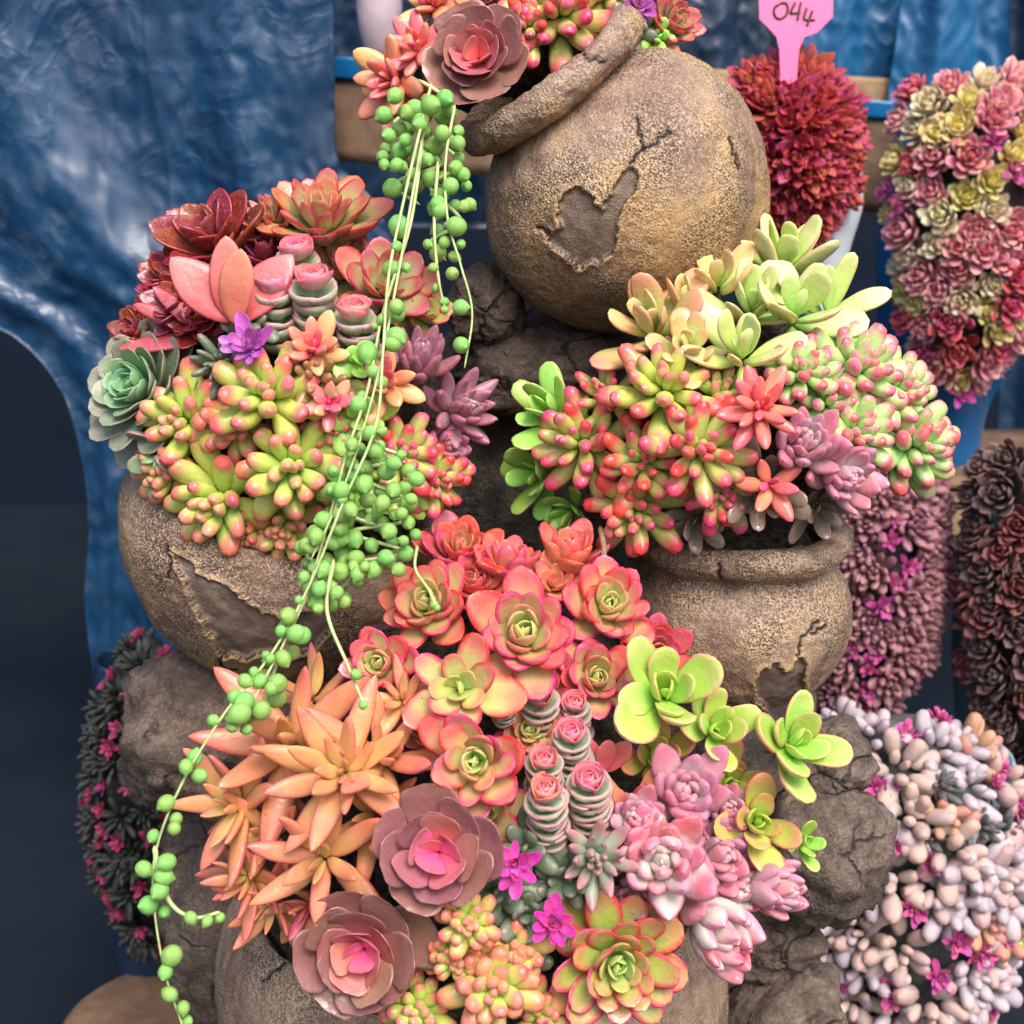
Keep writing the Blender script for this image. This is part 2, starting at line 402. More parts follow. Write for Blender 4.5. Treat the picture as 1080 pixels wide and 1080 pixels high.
# ------------------------------------------------------------------ kinds of plant head (radius 1)
KD = {
 'jelly':  dict(N=22, L=1.0, W=.41, T=.36, a=.62, b=.34, bend=.35, cup=.0, ein=84, eout=2, pe=.72, s0=.44, ps=.75, h=.36, r0=.08, jit=1.5, ta=.42, tb=.32, top=.95),
 'ech':    dict(N=32, L=1.10, W=.64, T=.19, a=.75, b=.54, bend=.85, cup=.36, ein=82, eout=14, pe=.85, s0=.24, ps=.75, h=.28, hs=.26, jit=1.5),
 'echpt':  dict(N=32, L=1.08, W=.54, T=.15, a=.75, b=.62, bend=.6, cup=.40, ein=80, eout=14, pe=.8, s0=.3, ps=.7, h=.24, hs=.26, jit=1.3),
 'loose':  dict(N=19, L=1.12, W=.66, T=.17, a=.75, b=.52, bend=.7, cup=.3, ein=80, eout=8, pe=.8, s0=.25, ps=.7, h=.2, hs=.3, jit=1.4),
 'brown':  dict(N=16, L=1.0, W=.92, T=.085, a=.75, b=.30, bend=.6, cup=.22, ein=54, eout=10, pe=.9, s0=.36, ps=.75, h=.14, hs=.42, wav=.02),
 'sage':   dict(N=50, L=1.02, W=.54, T=.10, a=.8, b=.42, bend=.5, cup=.28, ein=82, eout=0, pe=.85, s0=.25, ps=.75, h=.30, hs=.3),
 'star':   dict(N=14, L=1.12, W=.31, T=.19, a=.55, b=.70, bend=.35, cup=.12, ein=80, eout=0, pe=.8, s0=.35, ps=.7, h=.16, hs=.26, jit=2.0),
 'fatstar':dict(N=14, L=1.08, W=.50, T=.30, a=.6, b=.60, bend=.25, cup=.05, ein=80, eout=2, pe=.8, s0=.35, ps=.7, h=.22, hs=.3, jit=1.5),
 'lime':   dict(N=14, L=1.08, W=.60, T=.20, a=.68, b=.46, bend=.7, cup=.34, ein=76, eout=20, pe=.8, s0=.28, ps=.7, h=.15, hs=.3, step=1.65, jit=1.4, wav=.02),
 'paddle': dict(N=12, L=1.15, W=.52, T=.19, a=.75, b=.40, bend=.4, cup=.06, ein=80, eout=12, pe=.9, s0=.55, ps=.7, h=.35, hs=.25, step=1.75, jit=2.0),
 'grapto': dict(N=28, L=1.08, W=.50, T=.26, a=.62, b=.72, bend=.85, cup=.10, ein=86, eout=28, pe=.9, s0=.42, ps=.7, h=.36, hs=.22, top=.9, jit=1.3),
 'flower': dict(N=22, L=1.05, W=.42, T=.06, a=.75, b=.5, bend=.5, cup=.5, ein=80, eout=12, pe=.9, s0=.42, ps=.8, h=.10, jit=2.0, wav=.05),
 'pebble': dict(N=14, L=1.05, W=.56, T=.34, a=.5, b=.4, bend=.2, cup=.0, ein=75, eout=2, pe=.8, s0=.5, ps=.7, h=.25, ta=.4, tb=.36, top=.9, jit=1.6),
 'twolf':  dict(N=6, L=1.05, W=.54, T=.10, a=.6, b=.45, bend=.25, cup=.18, ein=82, eout=30, pe=1.0, s0=.6, ps=.7, h=.1, step=1.6),
}

# mound each pot's planting follows: centre px, half sizes px, depth at the middle, bulge
MOUND = {
 'top':   (560, 60, 210, 110, .770, .05),
 'left':  (315, 430, 210, 215, .712, .085),
 'right': (785, 440, 225, 175, .712, .075),
 'low':   (510, 880, 330, 320, .665, .115),
}
FACE = .62
GROUPS = {}

def stem_part(parent, length, rad, mat='stem'):
    mb = tube([(0, 0, length * q / 3) for q in range(4)], rad, 7)
    return obj('stem', mb.build('stem', M[mat]), parent)

def plant(name, kind, mat, px, py, R, mound, label, d=None, n=None, hmat=None, cat='succulent', group=None, stem=None, res=(12, 12), dd=0.0, **ov):
    cx, cy, rx, ry, d0, bg = MOUND[mound]
    qx, qy = (px - cx) / rx, (py - cy) / ry
    if d is None: d = d0 + bg * (qx * qx + qy * qy)
    d += dd
    if n is None: n = (qx * FACE, -qy * FACE + .12, 1.0)
    ax = facing(*n)
    r = R * K * d
    q = ax.to_track_quat('Z', 'Y')
    sl = (45 if stem is None else stem) * K * d
    kd = dict(KD[kind]); kd.update(ov)
    # the heart of the head stands a little proud of the anchor, so set the base back along the axis
    base = at(px, py, d) - ax * (sl + kd.get('h', .2) * r * .7)
    t = empty(name, base, q)
    tag(t, label, cat, group)
    lv, ht = rosette(kd, r, (M[mat], M[hmat or mat]), res, sl, ('leaves' if kind != 'flower' else 'petals', 'heart'))
    obj('leaves' if kind != 'flower' else 'petals', lv, t)
    if ht: obj('heart', ht, t)
    stem_part(t, sl + r * .12, max(r * .07, .0012))
    return t

def pagoda(px, py, R, H, mound, label, d=None, n=(0, .85, .62), dd=0.0):
    cx, cy, rx, ry, d0, bg = MOUND[mound]
    if d is None: d = d0 + bg * (((px - cx) / rx) ** 2 + ((py - cy) / ry) ** 2)
    d += dd
    ax = facing(*n); r = R * K * d; h = H * K * d
    t = empty('pagoda_succulent', at(px, py, d) - ax * h, ax.to_track_quat('Z', 'Y'))
    tag(t, label, 'succulent', 'stacked pagoda succulents with pink tops')
    a, b = column_head(r, h, (M['column'], M['column_top']))
    obj('stacked_leaves', a, t); obj('rosy_top', b, t)
    return t

# ------------------------------------------------------------------ pots and rocks
def in_poly(x, y, poly):
    ins = np.zeros(len(x), bool); n = len(poly)
    for i in range(n):
        x1, y1 = poly[i]; x2, y2 = poly[(i + 1) % n]
        c = ((y1 > y) != (y2 > y)) & (x < (x2 - x1) * (y - y1) / (y2 - y1 + 1e-9) + x1)
        ins ^= c
    return ins

def seg_dist(x, y, line):
    best = np.full(len(x), 1e9)
    for (x1, y1), (x2, y2) in zip(line[:-1], line[1:]):
        L2 = (x2 - x1) ** 2 + (y2 - y1) ** 2 + 1e-9
        t = np.clip(((x - x1) * (x2 - x1) + (y - y1) * (y2 - y1)) / L2, 0, 1)
        best = np.minimum(best, np.hypot(x - x1 - t * (x2 - x1), y - y1 - t * (y2 - y1)))
    return best

def roughen(line, amp, n, seed):
    rnd = random.Random(seed); out = []
    for (x1, y1), (x2, y2) in zip(line[:-1], line[1:]):
        for q in range(n):
            t = q / n
            out.append((x1 + (x2 - x1) * t + rnd.uniform(-amp, amp), y1 + (y2 - y1) * t + rnd.uniform(-amp, amp)))
    out.append(line[-1])
    return out

def lathe(profile, nseg, nprof, origin, quat, amp, seed, mat, name, patches=(), cracks=(), fine=.0006, lowdir=-1):
    """profile: (r, z) in metres in the pot's own frame; patches and cracks are outlines on the pot's skin"""
    pr = spline(profile, nprof)
    mb = MB()
    P = np.array(pr); P[:, 0] = np.maximum(P[:, 0], 1e-5)
    ph = np.arange(nseg) / nseg * 2 * math.pi
    v = np.stack([P[:, 0][:, None] * np.cos(ph), P[:, 0][:, None] * np.sin(ph), np.repeat(P[:, 1][:, None], nseg, 1)], -1).reshape(-1, 3)
    dr = np.gradient(P, axis=0); nr = np.stack([dr[:, 1], -dr[:, 0]], -1); nr /= np.linalg.norm(nr, axis=1)[:, None] + 1e-9
    if nr[len(nr) // 2, 0] < 0: nr = -nr
    nrm = np.stack([nr[:, 0][:, None] * np.cos(ph), nr[:, 0][:, None] * np.sin(ph), np.repeat(nr[:, 1][:, None], nseg, 1)], -1).reshape(-1, 3)
    dsp = np.empty(len(v))
    for i, p in enumerate(v):
        q = Vector(p) + Vector((seed * 3.1, seed * 1.7, 0))
        dsp[i] = amp * noise.noise(q * 14) + amp * .45 * noise.noise(q * 38) + fine * noise.noise(q * 110) + fine * .8 * noise.noise(q * 260)
    Rm = np.array(quat.to_matrix())
    wv = v @ Rm.T + np.array(origin)
    rel = wv - np.array(CAM)
    dpt = rel @ np.array(FW)
    px = 540 + (rel @ np.array(RT)) / dpt / K; py = 540 - (rel @ np.array(UP)) / dpt / K
    front = (nrm @ Rm.T) @ np.array(TOW) > .05
    c = np.zeros((len(v), 4))
    z = v[:, 2]
    c[:, 2] = np.clip((z - z.min()) / (z.max() - z.min() + 1e-9), 0, 1)
    if lowdir < 0: c[:, 2] = 1 - c[:, 2]
    c[:, 3] = 0
    for poly in patches:
        pl = roughen(list(poly) + [poly[0]], 2.6, 5, seed + 5)
        ins = in_poly(px, py, pl) & front
        dist = seg_dist(px, py, pl)
        dsp -= np.where(ins, .0021 * np.clip(dist / 2.6, 0, 1), 0)
        dsp += np.where(~ins & front, .0014 * np.exp(-(dist / 4.0) ** 2), 0)
        c[:, 3] = np.maximum(c[:, 3], np.where(~ins & front, np.exp(-(dist / 3.2) ** 2) * (.5 + .5 * np.sin(px * .21 + py * .13)), 0))
        c[:, 0] = np.maximum(c[:, 0], np.where(ins, np.clip(dist / 2.5, 0, 1), 0))
        c[:, 1] = np.maximum(c[:, 1], np.where(front, np.exp(-(dist / 1.7) ** 2) * np.where(ins, .8, .2), 0))
    for line in cracks:
        ln = roughen(line, 2.4, 5, seed + 9)
        dist = seg_dist(px, py, ln)
        dsp -= np.where(front, .0022 * np.exp(-(dist / 1.8) ** 2), 0)
        c[:, 1] = np.maximum(c[:, 1], np.where(front, np.exp(-(dist / 2.0) ** 2), 0))
    v = v + nrm * dsp[:, None]
    mb.add(v, gf(nprof, nseg), c)
    return mb.build(name, mat)

def rock(name, px, py, d, rx, ry, rz, seed, mat, label, amp=.22, n=None, group='rocks moulded between the pots', ridge=.12):
    nu, nv = 64, 96
    th = np.linspace(.002, math.pi - .002, nu); ph = np.arange(nv) / nv * 2 * math.pi
    v = np.stack([np.sin(th)[:, None] * np.cos(ph), np.sin(th)[:, None] * np.sin(ph), np.repeat(np.cos(th)[:, None], nv, 1)], -1).reshape(-1, 3)
    s = K * d
    out = np.empty_like(v)
    for i, p in enumerate(v):
        q = Vector(p); o = Vector((seed * 2.3, seed * 5.1, seed))
        k = 1 + amp * noise.noise(q * 1.3 + o) + amp * .55 * noise.noise(q * 2.9 + o) + ridge * (abs(noise.noise(q * 4.5 + o)) - .25) + .035 * noise.noise(q * 13 + o) + .016 * noise.noise(q * 30 + o)
        # flatten towards slab faces
        m = max(abs(p[0]), abs(p[1]), abs(p[2]))
        k *= (1 / m) ** .15
        out[i] = (p[0] * rx * s * k, p[1] * rz * s * k, p[2] * ry * s * k)
    c = np.ones((len(v), 4))
    mb = MB(); mb.add(out, gf(nu, nv)[:, ::-1], c)
    o = obj(name, mb.build(name, mat), None, at(px, py, d))
    tag(o, label, 'rock', group)
    return o

# upper pot, tipped towards its mouth
S = K * .82
ax = facing(-.60, .74, .36); q = ax.to_track_quat('Z', 'Y'); o0 = at(659, 202, .82)
pot = empty('clay_pot', o0, q)
tag(pot, 'round weathered clay pot tipped on its side at the top of the stack', 'pot', 'clay pots of the stacked planter')
prof = [(0, -146), (60, -136), (110, -100), (143, -45), (151, 5), (143, 48), (120, 88), (96, 108), (82, 118), (79, 130)]
patch = [(588, 218), (596, 203), (610, 196), (624, 206), (634, 221), (644, 205), (656, 183), (664, 173), (674, 186), (671, 200), (652, 230), (650, 260), (636, 276), (612, 283), (594, 268), (577, 256), (578, 246), (590, 240)]
crk = [[(664, 173), (672, 160), (686, 152), (700, 142), (710, 136)], [(672, 122), (674, 138), (678, 154)], [(770, 145), (776, 160), (781, 178)], [(580, 246), (566, 240)]]
obj('body', lathe([(a * S, b * S) for a, b in prof], 420, 230, o0, q, .0028, 1, M['clay'], 'body', [patch], crk), pot)
prof = [(77, 104), (80, 112), (88, 117), (99, 121), (108, 129), (110, 140), (107, 150), (100, 156), (90, 156), (81, 150), (75, 136), (70, 100)]
obj('rim', lathe([(a * S, b * S) for a, b in prof], 260, 70, o0, q, .0022, 2, M['clay'], 'rim', fine=.001, cracks=[[(612, 52), (622, 60), (640, 66)]]), pot)

# pot on the left, open bowl
S = K * .83
ax = facing(.22, .86, .44); q = ax.to_track_quat('Z', 'Y'); o0 = at(302, 548, .83)
pot = empty('clay_pot', o0, q)
tag(pot, 'round brown clay pot whose lip is draped with green string of pearls', 'pot', 'clay pots of the stacked planter')
prof = [(0, -164), (70, -156), (125, -120), (160, -62), (172, -8), (168, 18), (160, 36), (153, 44), (145, 41), (139, 28), (134, 10), (132, -20), (0, -60)]
obj('body', lathe([(a * S, b * S) for a, b in prof], 420, 230, o0, q, .003, 3, M['clay'], 'body',
    [[(178, 578), (186, 590), (196, 612), (206, 640), (222, 668), (236, 690), (262, 694), (300, 686), (330, 690), (350, 660), (340, 640), (300, 652), (262, 640), (240, 618), (214, 610), (200, 590)]],
    [[(176, 575), (182, 592), (178, 610)], [(236, 690), (232, 702), (250, 708)]]), pot)

# pot on the right, upright with a thick collar
S = K * .83
q = Quaternion((1, 0, 0, 0)); o0 = at(776, 642, .83)
pot = empty('clay_pot', o0, q)
tag(pot, 'upright wide-necked clay pot with thick collar under the pale green paddle leaves', 'pot', 'clay pots of the stacked planter')
prof = [(0, -92), (62, -88), (98, -62), (117, -22), (120, 8), (114, 32), (103, 48), (97, 58), (97, 84)]
obj('body', lathe([(a * S, b * S) for a, b in prof], 400, 170, o0, q, .0022, 5, M['clay_low'], 'body',
    [[(797, 738), (796, 716), (804, 703), (820, 700), (829, 710), (836, 700), (842, 690), (850, 700), (848, 722), (838, 745), (818, 752)]],
    [[(842, 690), (846, 676), (858, 664), (864, 655)], [(860, 668), (872, 660)]]), pot)
prof = [(90, 54), (97, 60), (106, 66), (115, 74), (119, 83), (117, 92), (109, 98), (98, 98), (90, 90), (86, 70), (84, 40)]
obj('rim', lathe([(a * S, b * S) for a, b in prof], 320, 80, o0 + RT * (-4 * S), q, .0020, 6, M['clay_low'], 'rim', fine=.001, cracks=[[(756, 596), (757, 606), (760, 614)]]), pot, RT * (-4 * S))

# big pot at the bottom
S = K * .88
o0 = at(500, 1010, .88)
pot = empty('clay_pot', o0, q)
tag(pot, 'largest clay pot at the bottom filled with the red and orange succulents', 'pot', 'clay pots of the stacked planter')
prof = [(0, -330), (120, -325), (175, -290), (230, -200), (262, -90), (268, 0), (256, 60), (232, 96), (222, 92), (214, 60), (200, -40)]
obj('body', lathe([(a * S, b * S) for a, b in prof], 420, 230, o0, q, .003, 8, M['clay_low'], 'body', [], [[(275, 1034), (290, 1024), (300, 1016), (312, 1012)]]), pot)

# rocks of the sculpture
rock('rock', 244, 772, .85, 118, 92, 90, 3, M['rock'], 'broad grey brown rock under the round pot on the hanging strand side', n=None)
rock('rock', 285, 985, .93, 105, 190, 90, 5, M['rock'], 'tall dark rock rising behind the orange star leaves beside the biggest pot')
rock('rock', 874, 803, .84, 46, 42, 50, 7, M['rock_pale'], 'small rounded grey rock beside the lime green rosette')
rock('rock', 868, 893, .84, 70, 72, 70, 9, M['rock_pale'], 'squarish grey rock under the smaller rounded rock')
rock('rock', 812, 985, .88, 52, 48, 50, 12, M['rock'], 'shaded brown rock tucked below the squarish grey rock')
rock('rock', 826, 1085, .88, 66, 78, 60, 14, M['rock_pale'], 'cracked grey rock at the foot of the stack by the pebble-leaved plant')
rock('rock', 514, 322, .85, 38, 42, 40, 16, M['rock'], 'small dark rock wedged under the tipped top pot')
rock('rock', 580, 388, .875, 104, 52, 70, 18, M['rock'], 'wide dusty ledge of rock beneath the tipped top pot', amp=.12)
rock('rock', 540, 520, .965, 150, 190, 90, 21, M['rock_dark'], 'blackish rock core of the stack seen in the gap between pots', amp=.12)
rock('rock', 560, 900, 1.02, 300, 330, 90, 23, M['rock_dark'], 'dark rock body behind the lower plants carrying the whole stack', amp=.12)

# soil under each planting
def soil(mound, sx, sy, thick, seed, label, off=.05):
    cx, cy, rx, ry, d0, bg = MOUND[mound]
    nu, nv = 40, 60
    th = np.linspace(.002, math.pi - .002, nu); ph = np.arange(nv) / nv * 2 * math.pi
    v = np.stack([np.sin(th)[:, None] * np.cos(ph), np.sin(th)[:, None] * np.sin(ph), np.repeat(np.cos(th)[:, None], nv, 1)], -1).reshape(-1, 3)
    dm = d0 + off + thick
    out = []
    for p in v:
        k = 1 + .05 * noise.noise(Vector(p) * 6 + Vector((seed, 0, 0))) + .03 * noise.noise(Vector(p) * 18)
        out.append(RT * (p[0] * rx * sx * K * dm * k) + UP * (p[1] * ry * sy * K * dm * k) + TOW * (p[2] * thick * k))
    mb = MB(); mb.add(np.array([tuple(x) for x in out]), gf(nu, nv), np.ones((len(out), 4)))
    o = obj('potting_soil', mb.build('potting_soil', M['soil']), None, at(cx, cy, dm))
    tag(o, label, 'soil', None, 'stuff')
soil('top', .6, .6, .05, 1, 'dark soil filling the mouth of the topmost pot', .035)
soil('left', .72, .74, .085, 2, 'dark soil under the plants with the string of pearls', .035)
soil('right', .66, .58, .085, 3, 'dark soil inside the upright collared pot', .04)
soil('low', .70, .78, .12, 4, 'dark soil between the plants of the bottom pot', .04)

def soil_disc(o0, quat, r, z, seed, label):
    o = obj('potting_soil', lathe([(0, z - .016), (r, z - .014), (r * 1.0, z - .004), (r * .8, z + .004), (r * .4, z + .009), (0, z + .010)], 90, 50, o0, quat, .004, seed, M['soil'], 'potting_soil', fine=.0016), None, o0, quat)
    tag(o, label, 'soil', None, 'stuff')
S = K * .83
soil_disc(at(302, 548, .83), facing(.22, .86, .44).to_track_quat('Z', 'Y'), 138 * S, 26 * S, 61, 'crumbly soil at the lip of the round left pot')
soil_disc(at(772, 642, .83), Quaternion((1, 0, 0, 0)), 83 * S, 84 * S, 62, 'crumbly soil inside the thick collar of the upright pot')
S = K * .88
soil_disc(at(500, 1010, .88), Quaternion((1, 0, 0, 0)), 222 * S, 82 * S, 63, 'crumbly soil at the rim of the biggest pot')

# ------------------------------------------------------------------ the plants, pot by pot
G_TOP = 'succulents in the topmost pot'; G_LEFT = 'succulents in the round left pot'
G_RIGHT = 'succulents in the upright collared pot'; G_LOW = 'succulents in the bottom pot'
JR = dict(hmat=None)

# --- topmost pot
plant('brown_rosette', 'brown', 'brown', 506, 62, 66, 'top', 'dusky brown rosette with pink heart on the lip of the topmost pot', n=(-.12, .12, 1), group=G_TOP, dd=-.01, N=21)
plant('brown_rosette', 'brown', 'brown', 508, 2, 42, 'top', 'dusky brown rosette cut by the top edge, above its pink-hearted twin', n=(-.1, .7, .8), group=G_TOP, dd=.012)
plant('star_succulent', 'fatstar', 'salmon', 415, 86, 52, 'top', 'salmon star succulent drooping over the pearls from the topmost pot', n=(-.65, -.15, .8), group=G_TOP, N=16)
plant('star_succulent', 'fatstar', 'pinkstar', 440, 50, 38, 'top', 'pink star succulent with pointed leaves beside the topmost brown rosette', n=(-.4, .2, .9), group=G_TOP, N=16)
plant('star_succulent', 'fatstar', 'salmon', 458, 5, 44, 'top', 'salmon star succulent at the very top edge, above the pink star', n=(-.3, .4, .9), group=G_TOP)
plant('jellybean_succulent', 'jelly', 'jelly_red', 590, 14, 62, 'top', 'red-tipped jellybean succulent over the rim of the topmost pot', n=(0, .15, 1), group=G_TOP)
plant('jellybean_succulent', 'jelly', 'jelly_red', 640, -8, 46, 'top', 'red-tipped jellybean head at the top edge next to the purple flower', n=(.1, .3, 1), group=G_TOP)
plant('purple_flower', 'flower', 'purple', 672, 8, 26, 'top', 'small purple flower cut by the top edge above glossy dark leaves', n=(.2, .1, 1), cat='flower', group='small pink and purple flowers', dd=-.012)
plant('pebble_leaved_succulent', 'pebble', 'pebble', 664, 34, 32, 'top', 'glossy dark green pebble leaves beneath the topmost purple flower', n=(.1, -.3, 1), group=G_TOP)
plant('pebble_leaved_succulent', 'pebble', 'fresh', 690, 40, 26, 'top', 'bright green pebble leaves at the end of the topmost rim', n=(.3, -.1, 1), group=G_TOP)
plant('star_succulent', 'echpt', 'redgreen', 706, 26, 40, 'top', 'pink red rosette at the far end of the topmost planting', n=(.55, .2, .85), group=G_TOP)

# --- round pot on the left
plant('crimson_rosette', 'echpt', 'crimson', 225, 258, 72, 'left', 'big dark crimson rosette behind the salmon paddle leaves', n=(-.3, .6, .8), group=G_LEFT, N=24, W=.62)
plant('crimson_rosette', 'echpt', 'crimson', 196, 320, 50, 'left', 'crimson rosette between the big crimson one and the sage rosette', n=(-.5, .4, .8), group=G_LEFT)
plant('crimson_rosette', 'echpt', 'crimson', 148, 352, 40, 'left', 'small crimson rosette at the outer edge above the sage rosette', n=(-.6, .3, .8), group=G_LEFT)
plant('red_green_rosette', 'echpt', 'redgreen', 338, 240, 72, 'left', 'red and green rosette crowning the round pot beside the hanging strands', n=(.05, .75, .75), group=G_LEFT, N=38, W=.46, b=.5)
plant('red_green_rosette', 'echpt', 'redgreen', 288, 236, 38, 'left', 'small crinkled red green rosette joined to the crowning one', n=(-.3, .6, .8), group=G_LEFT, N=44, W=.3)
plant('red_green_rosette', 'loose', 'redgreen', 405, 308, 62, 'left', 'olive and red rosette half hidden behind the hanging pearls', n=(.2, .45, .85), group=G_LEFT, N=20)
plant('red_green_rosette', 'loose', 'limered', 443, 332, 36, 'left', 'orange-edged rosette by the dark rock, beside the lilac rosettes', n=(.6, .3, .8), group=G_LEFT)
plant('paddle_succulent', 'twolf', 'rosesalmon', 246, 342, 96, 'left', 'salmon paddle succulent with two big upright leaves beside the pagoda stacks', n=(0, .25, .97), group=G_LEFT, azs=[76, 97, 128, 55], L=1.0, W=.50, a=.7, b=.72, ein=34, eout=8, cup=.16, bend=.12, s0=.82, T=.14, jit=.4, hs=-1, dd=-.016)
plant('strap_leaved_succulent', 'twolf', 'redleaf', 222, 352, 88, 'left', 'dark red strap leaves reaching out beneath the salmon paddle leaves', n=(-.15, .35, .9), group=G_LEFT, azs=[148, 168, 120, 192], L=1.0, W=.24, b=.6, ein=20, eout=6, s0=.8, hs=-1, dd=.012)
plant('pebble_leaved_succulent', 'pebble', 'pebble', 263, 342, 36, 'left', 'grey green oval leaves behind the purple flower of the round pot', n=(.1, .3, 1), group=G_LEFT)
plant('pebble_leaved_succulent', 'pebble', 'pebble', 236, 384, 38, 'left', 'tiny dark green tuft between the sage rosette and the purple flower', n=(-.1, .1, 1), group=G_LEFT, N=22, W=.26)
plant('sage_rosette', 'sage', 'sage', 156, 410, 82, 'left', 'large sage green rosette on the outer side of the round pot', n=(-.5, .22, .85), group=G_LEFT, N=50)
plant('sage_rosette', 'lime', 'sage', 176, 482, 52, 'left', 'sage rosette with one broad leaf hanging over the round pot', n=(-.55, -.5, .65), group=G_LEFT, N=8)
plant('purple_flower', 'flower', 'purple', 264, 366, 34, 'left', 'purple flower among the plants of the round pot', n=(-.1, .35, .9), cat='flower', group='small pink and purple flowers', dd=-.012)
plant('star_succulent', 'fatstar', 'salmon', 331, 368, 42, 'left', 'peach star succulent in front of the three pagoda stacks', n=(0, .35, .95), group=G_LEFT, dd=-.008)
plant('star_succulent', 'fatstar', 'salmon', 406, 402, 42, 'left', 'peach pink star succulent behind the long hanging strands', n=(.2, .2, 1), group=G_LEFT, dd=-.004)
plant('star_succulent', 'fatstar', 'pinkstar', 348, 426, 32, 'left', 'small bright pink star succulent between jellybean heads and strands', n=(.1, .2, 1), group=G_LEFT, dd=-.006)
plant('pebble_leaved_succulent', 'pebble', 'olive', 336, 400, 40, 'left', 'olive brown bead leaves below the peach star succulent', n=(0, .2, 1), group=G_LEFT, N=16, W=.4)
for x, y, R, H, l, dd in ((313, 272, 28, 66, 'pagoda succulent rising highest at the back of the round pot', -.004), (289, 308, 28, 66, 'pagoda succulent nearest the salmon paddle leaves', -.012),
                      (331, 303, 31, 70, 'thickest pagoda succulent above the peach star', -.018), (375, 336, 28, 66, 'pagoda succulent standing alone beside the hanging strand', -.014)):
    pagoda(x, y, R, H, 'left', l, dd=dd)
plant('jellybean_succulent', 'jelly', 'jelly', 196, 443, 64, 'left', 'green jellybean head with pink tips touching the sage rosette', n=(-.38, .08, .95), group=G_LEFT)
plant('jellybean_succulent', 'jelly', 'jelly_orange', 248, 448, 50, 'left', 'orange jellybean leaves between the two upper jellybean heads', n=(0, -.1, 1), group=G_LEFT, dd=.012)
plant('jellybean_succulent', 'jelly', 'jelly', 283, 418, 66, 'left', 'big jellybean head with pink tips below the purple flower', n=(0, .3, 1), group=G_LEFT)
plant('jellybean_succulent', 'jelly', 'jelly', 308, 492, 68, 'left', 'jellybean head with red lower leaves next to the green pearls', n=(.15, -.1, 1), group=G_LEFT)
plant('jellybean_succulent', 'jelly', 'jelly', 232, 530, 70, 'left', 'lowest green jellybean head drooping over the lip of the round pot', n=(-.25, -.4, .95), group=G_LEFT)
plant('jellybean_succulent', 'jelly', 'jelly_orange', 352, 450, 34, 'left', 'small orange jellybean head under the bright pink star', n=(.1, 0, 1), group=G_LEFT, dd=.008)
plant('jellybean_succulent', 'jelly', 'jelly_red', 425, 478, 46, 'left', 'red jellybean head between the strands and the lilac rosettes', n=(.2, .15, .95), group=G_LEFT)
plant('jellybean_succulent', 'jelly', 'jelly_red', 460, 505, 46, 'left', 'red jellybean head at the lip nearest the dark gap', n=(.5, -.2, .9), group=G_LEFT)
plant('violet_rosette', 'grapto', 'violet', 484, 432, 52, 'left', 'lilac rosette with pale centre leaning out over the dark gap', n=(.6, .15, .85), group=G_LEFT, eout=10, W=.36)
plant('violet_rosette', 'grapto', 'violet', 442, 385, 50, 'left', 'taller lilac rosette behind the lilac one over the dark gap', n=(.25, .65, .75), group=G_LEFT, eout=25, W=.36)
plant('round_leaved_succulent', 'pebble', 'fresh', 378, 382, 26, 'left', 'flat round green leaves beside the lone pagoda stack', n=(.1, .3, 1), group=G_LEFT, N=6, W=.9, T=.2, dd=-.01)
plant('round_leaved_succulent', 'pebble', 'fresh', 378, 440, 38, 'left', 'round green leaves between the pink star and the strands', n=(.1, .1, 1), group=G_LEFT, N=10, W=.7, T=.25)
plant('pebble_leaved_succulent', 'pebble', 'fresh', 415, 500, 50, 'left', 'bed of small green leaves under the pearls of the round pot', n=(.1, -.2, 1), group=G_LEFT, N=24, W=.4, dd=.015)
plant('pebble_leaved_succulent', 'pebble', 'fresh', 365, 520, 46, 'left', 'green bead leaves at the lip under the long strands', n=(.1, -.3, 1), group=G_LEFT, N=24, W=.4, dd=.015)

# --- upright collared pot on the right
PD = dict(group=G_RIGHT)
plant('paddle_succulent', 'paddle', 'paddle_blush', 690, 350, 66, 'right', 'cream and pink paddle succulent nearest the tipped pot', n=(-.35, .55, .85), dd=.01, **PD)
plant('paddle_succulent', 'paddle', 'paddle_blush', 757, 305, 58, 'right', 'olive and orange paddle succulent touching the belly of the tipped pot', n=(-.25, .75, .7), N=8, W=.54, dd=.01, **PD)
plant('paddle_succulent', 'paddle', 'paddle', 826, 282, 64, 'right', 'highest green paddle succulent in front of the red bush', n=(.1, .85, .6), W=.5, N=10, dd=.01, **PD)
plant('paddle_succulent', 'paddle', 'paddle', 838, 335, 66, 'right', 'cream green paddle succulent with a broad pale front leaf', n=(.1, .55, .9), N=9, W=.52, **PD)
plant('paddle_succulent', 'twolf', 'paddle', 872, 332, 80, 'right', 'pale paddle succulent with a long leaf curving out over blue', n=(.15, .3, .95), azs=[95, 62, 18, 130], ein=40, eout=8, L=1.0, W=.36, T=.17, s0=.75, bend=.35, hs=-1, dd=.004, **PD)
plant('paddle_succulent', 'paddle', 'paddle', 782, 378, 60, 'right', 'pale green paddle succulent just above the coral star', n=(-.1, .5, .9), W=.5, **PD)
plant('paddle_succulent', 'paddle', 'paddle_blush', 725, 372, 44, 'right', 'blush paddle leaves between the cream cluster and the jellybeans', n=(-.1, .5, .9), **PD)
plant('jellybean_succulent', 'paddle', 'fresh', 586, 438, 52, 'right', 'plain green leaves at the upper outer edge by the dark gap', n=(-.65, .35, .7), N=14, dd=.01, **PD)
plant('jellybean_succulent', 'paddle', 'fresh', 574, 500, 50, 'right', 'plain green leaves hanging beside the dark gap, below the upper ones', n=(-.75, -.1, .65), N=14, dd=.01, **PD)
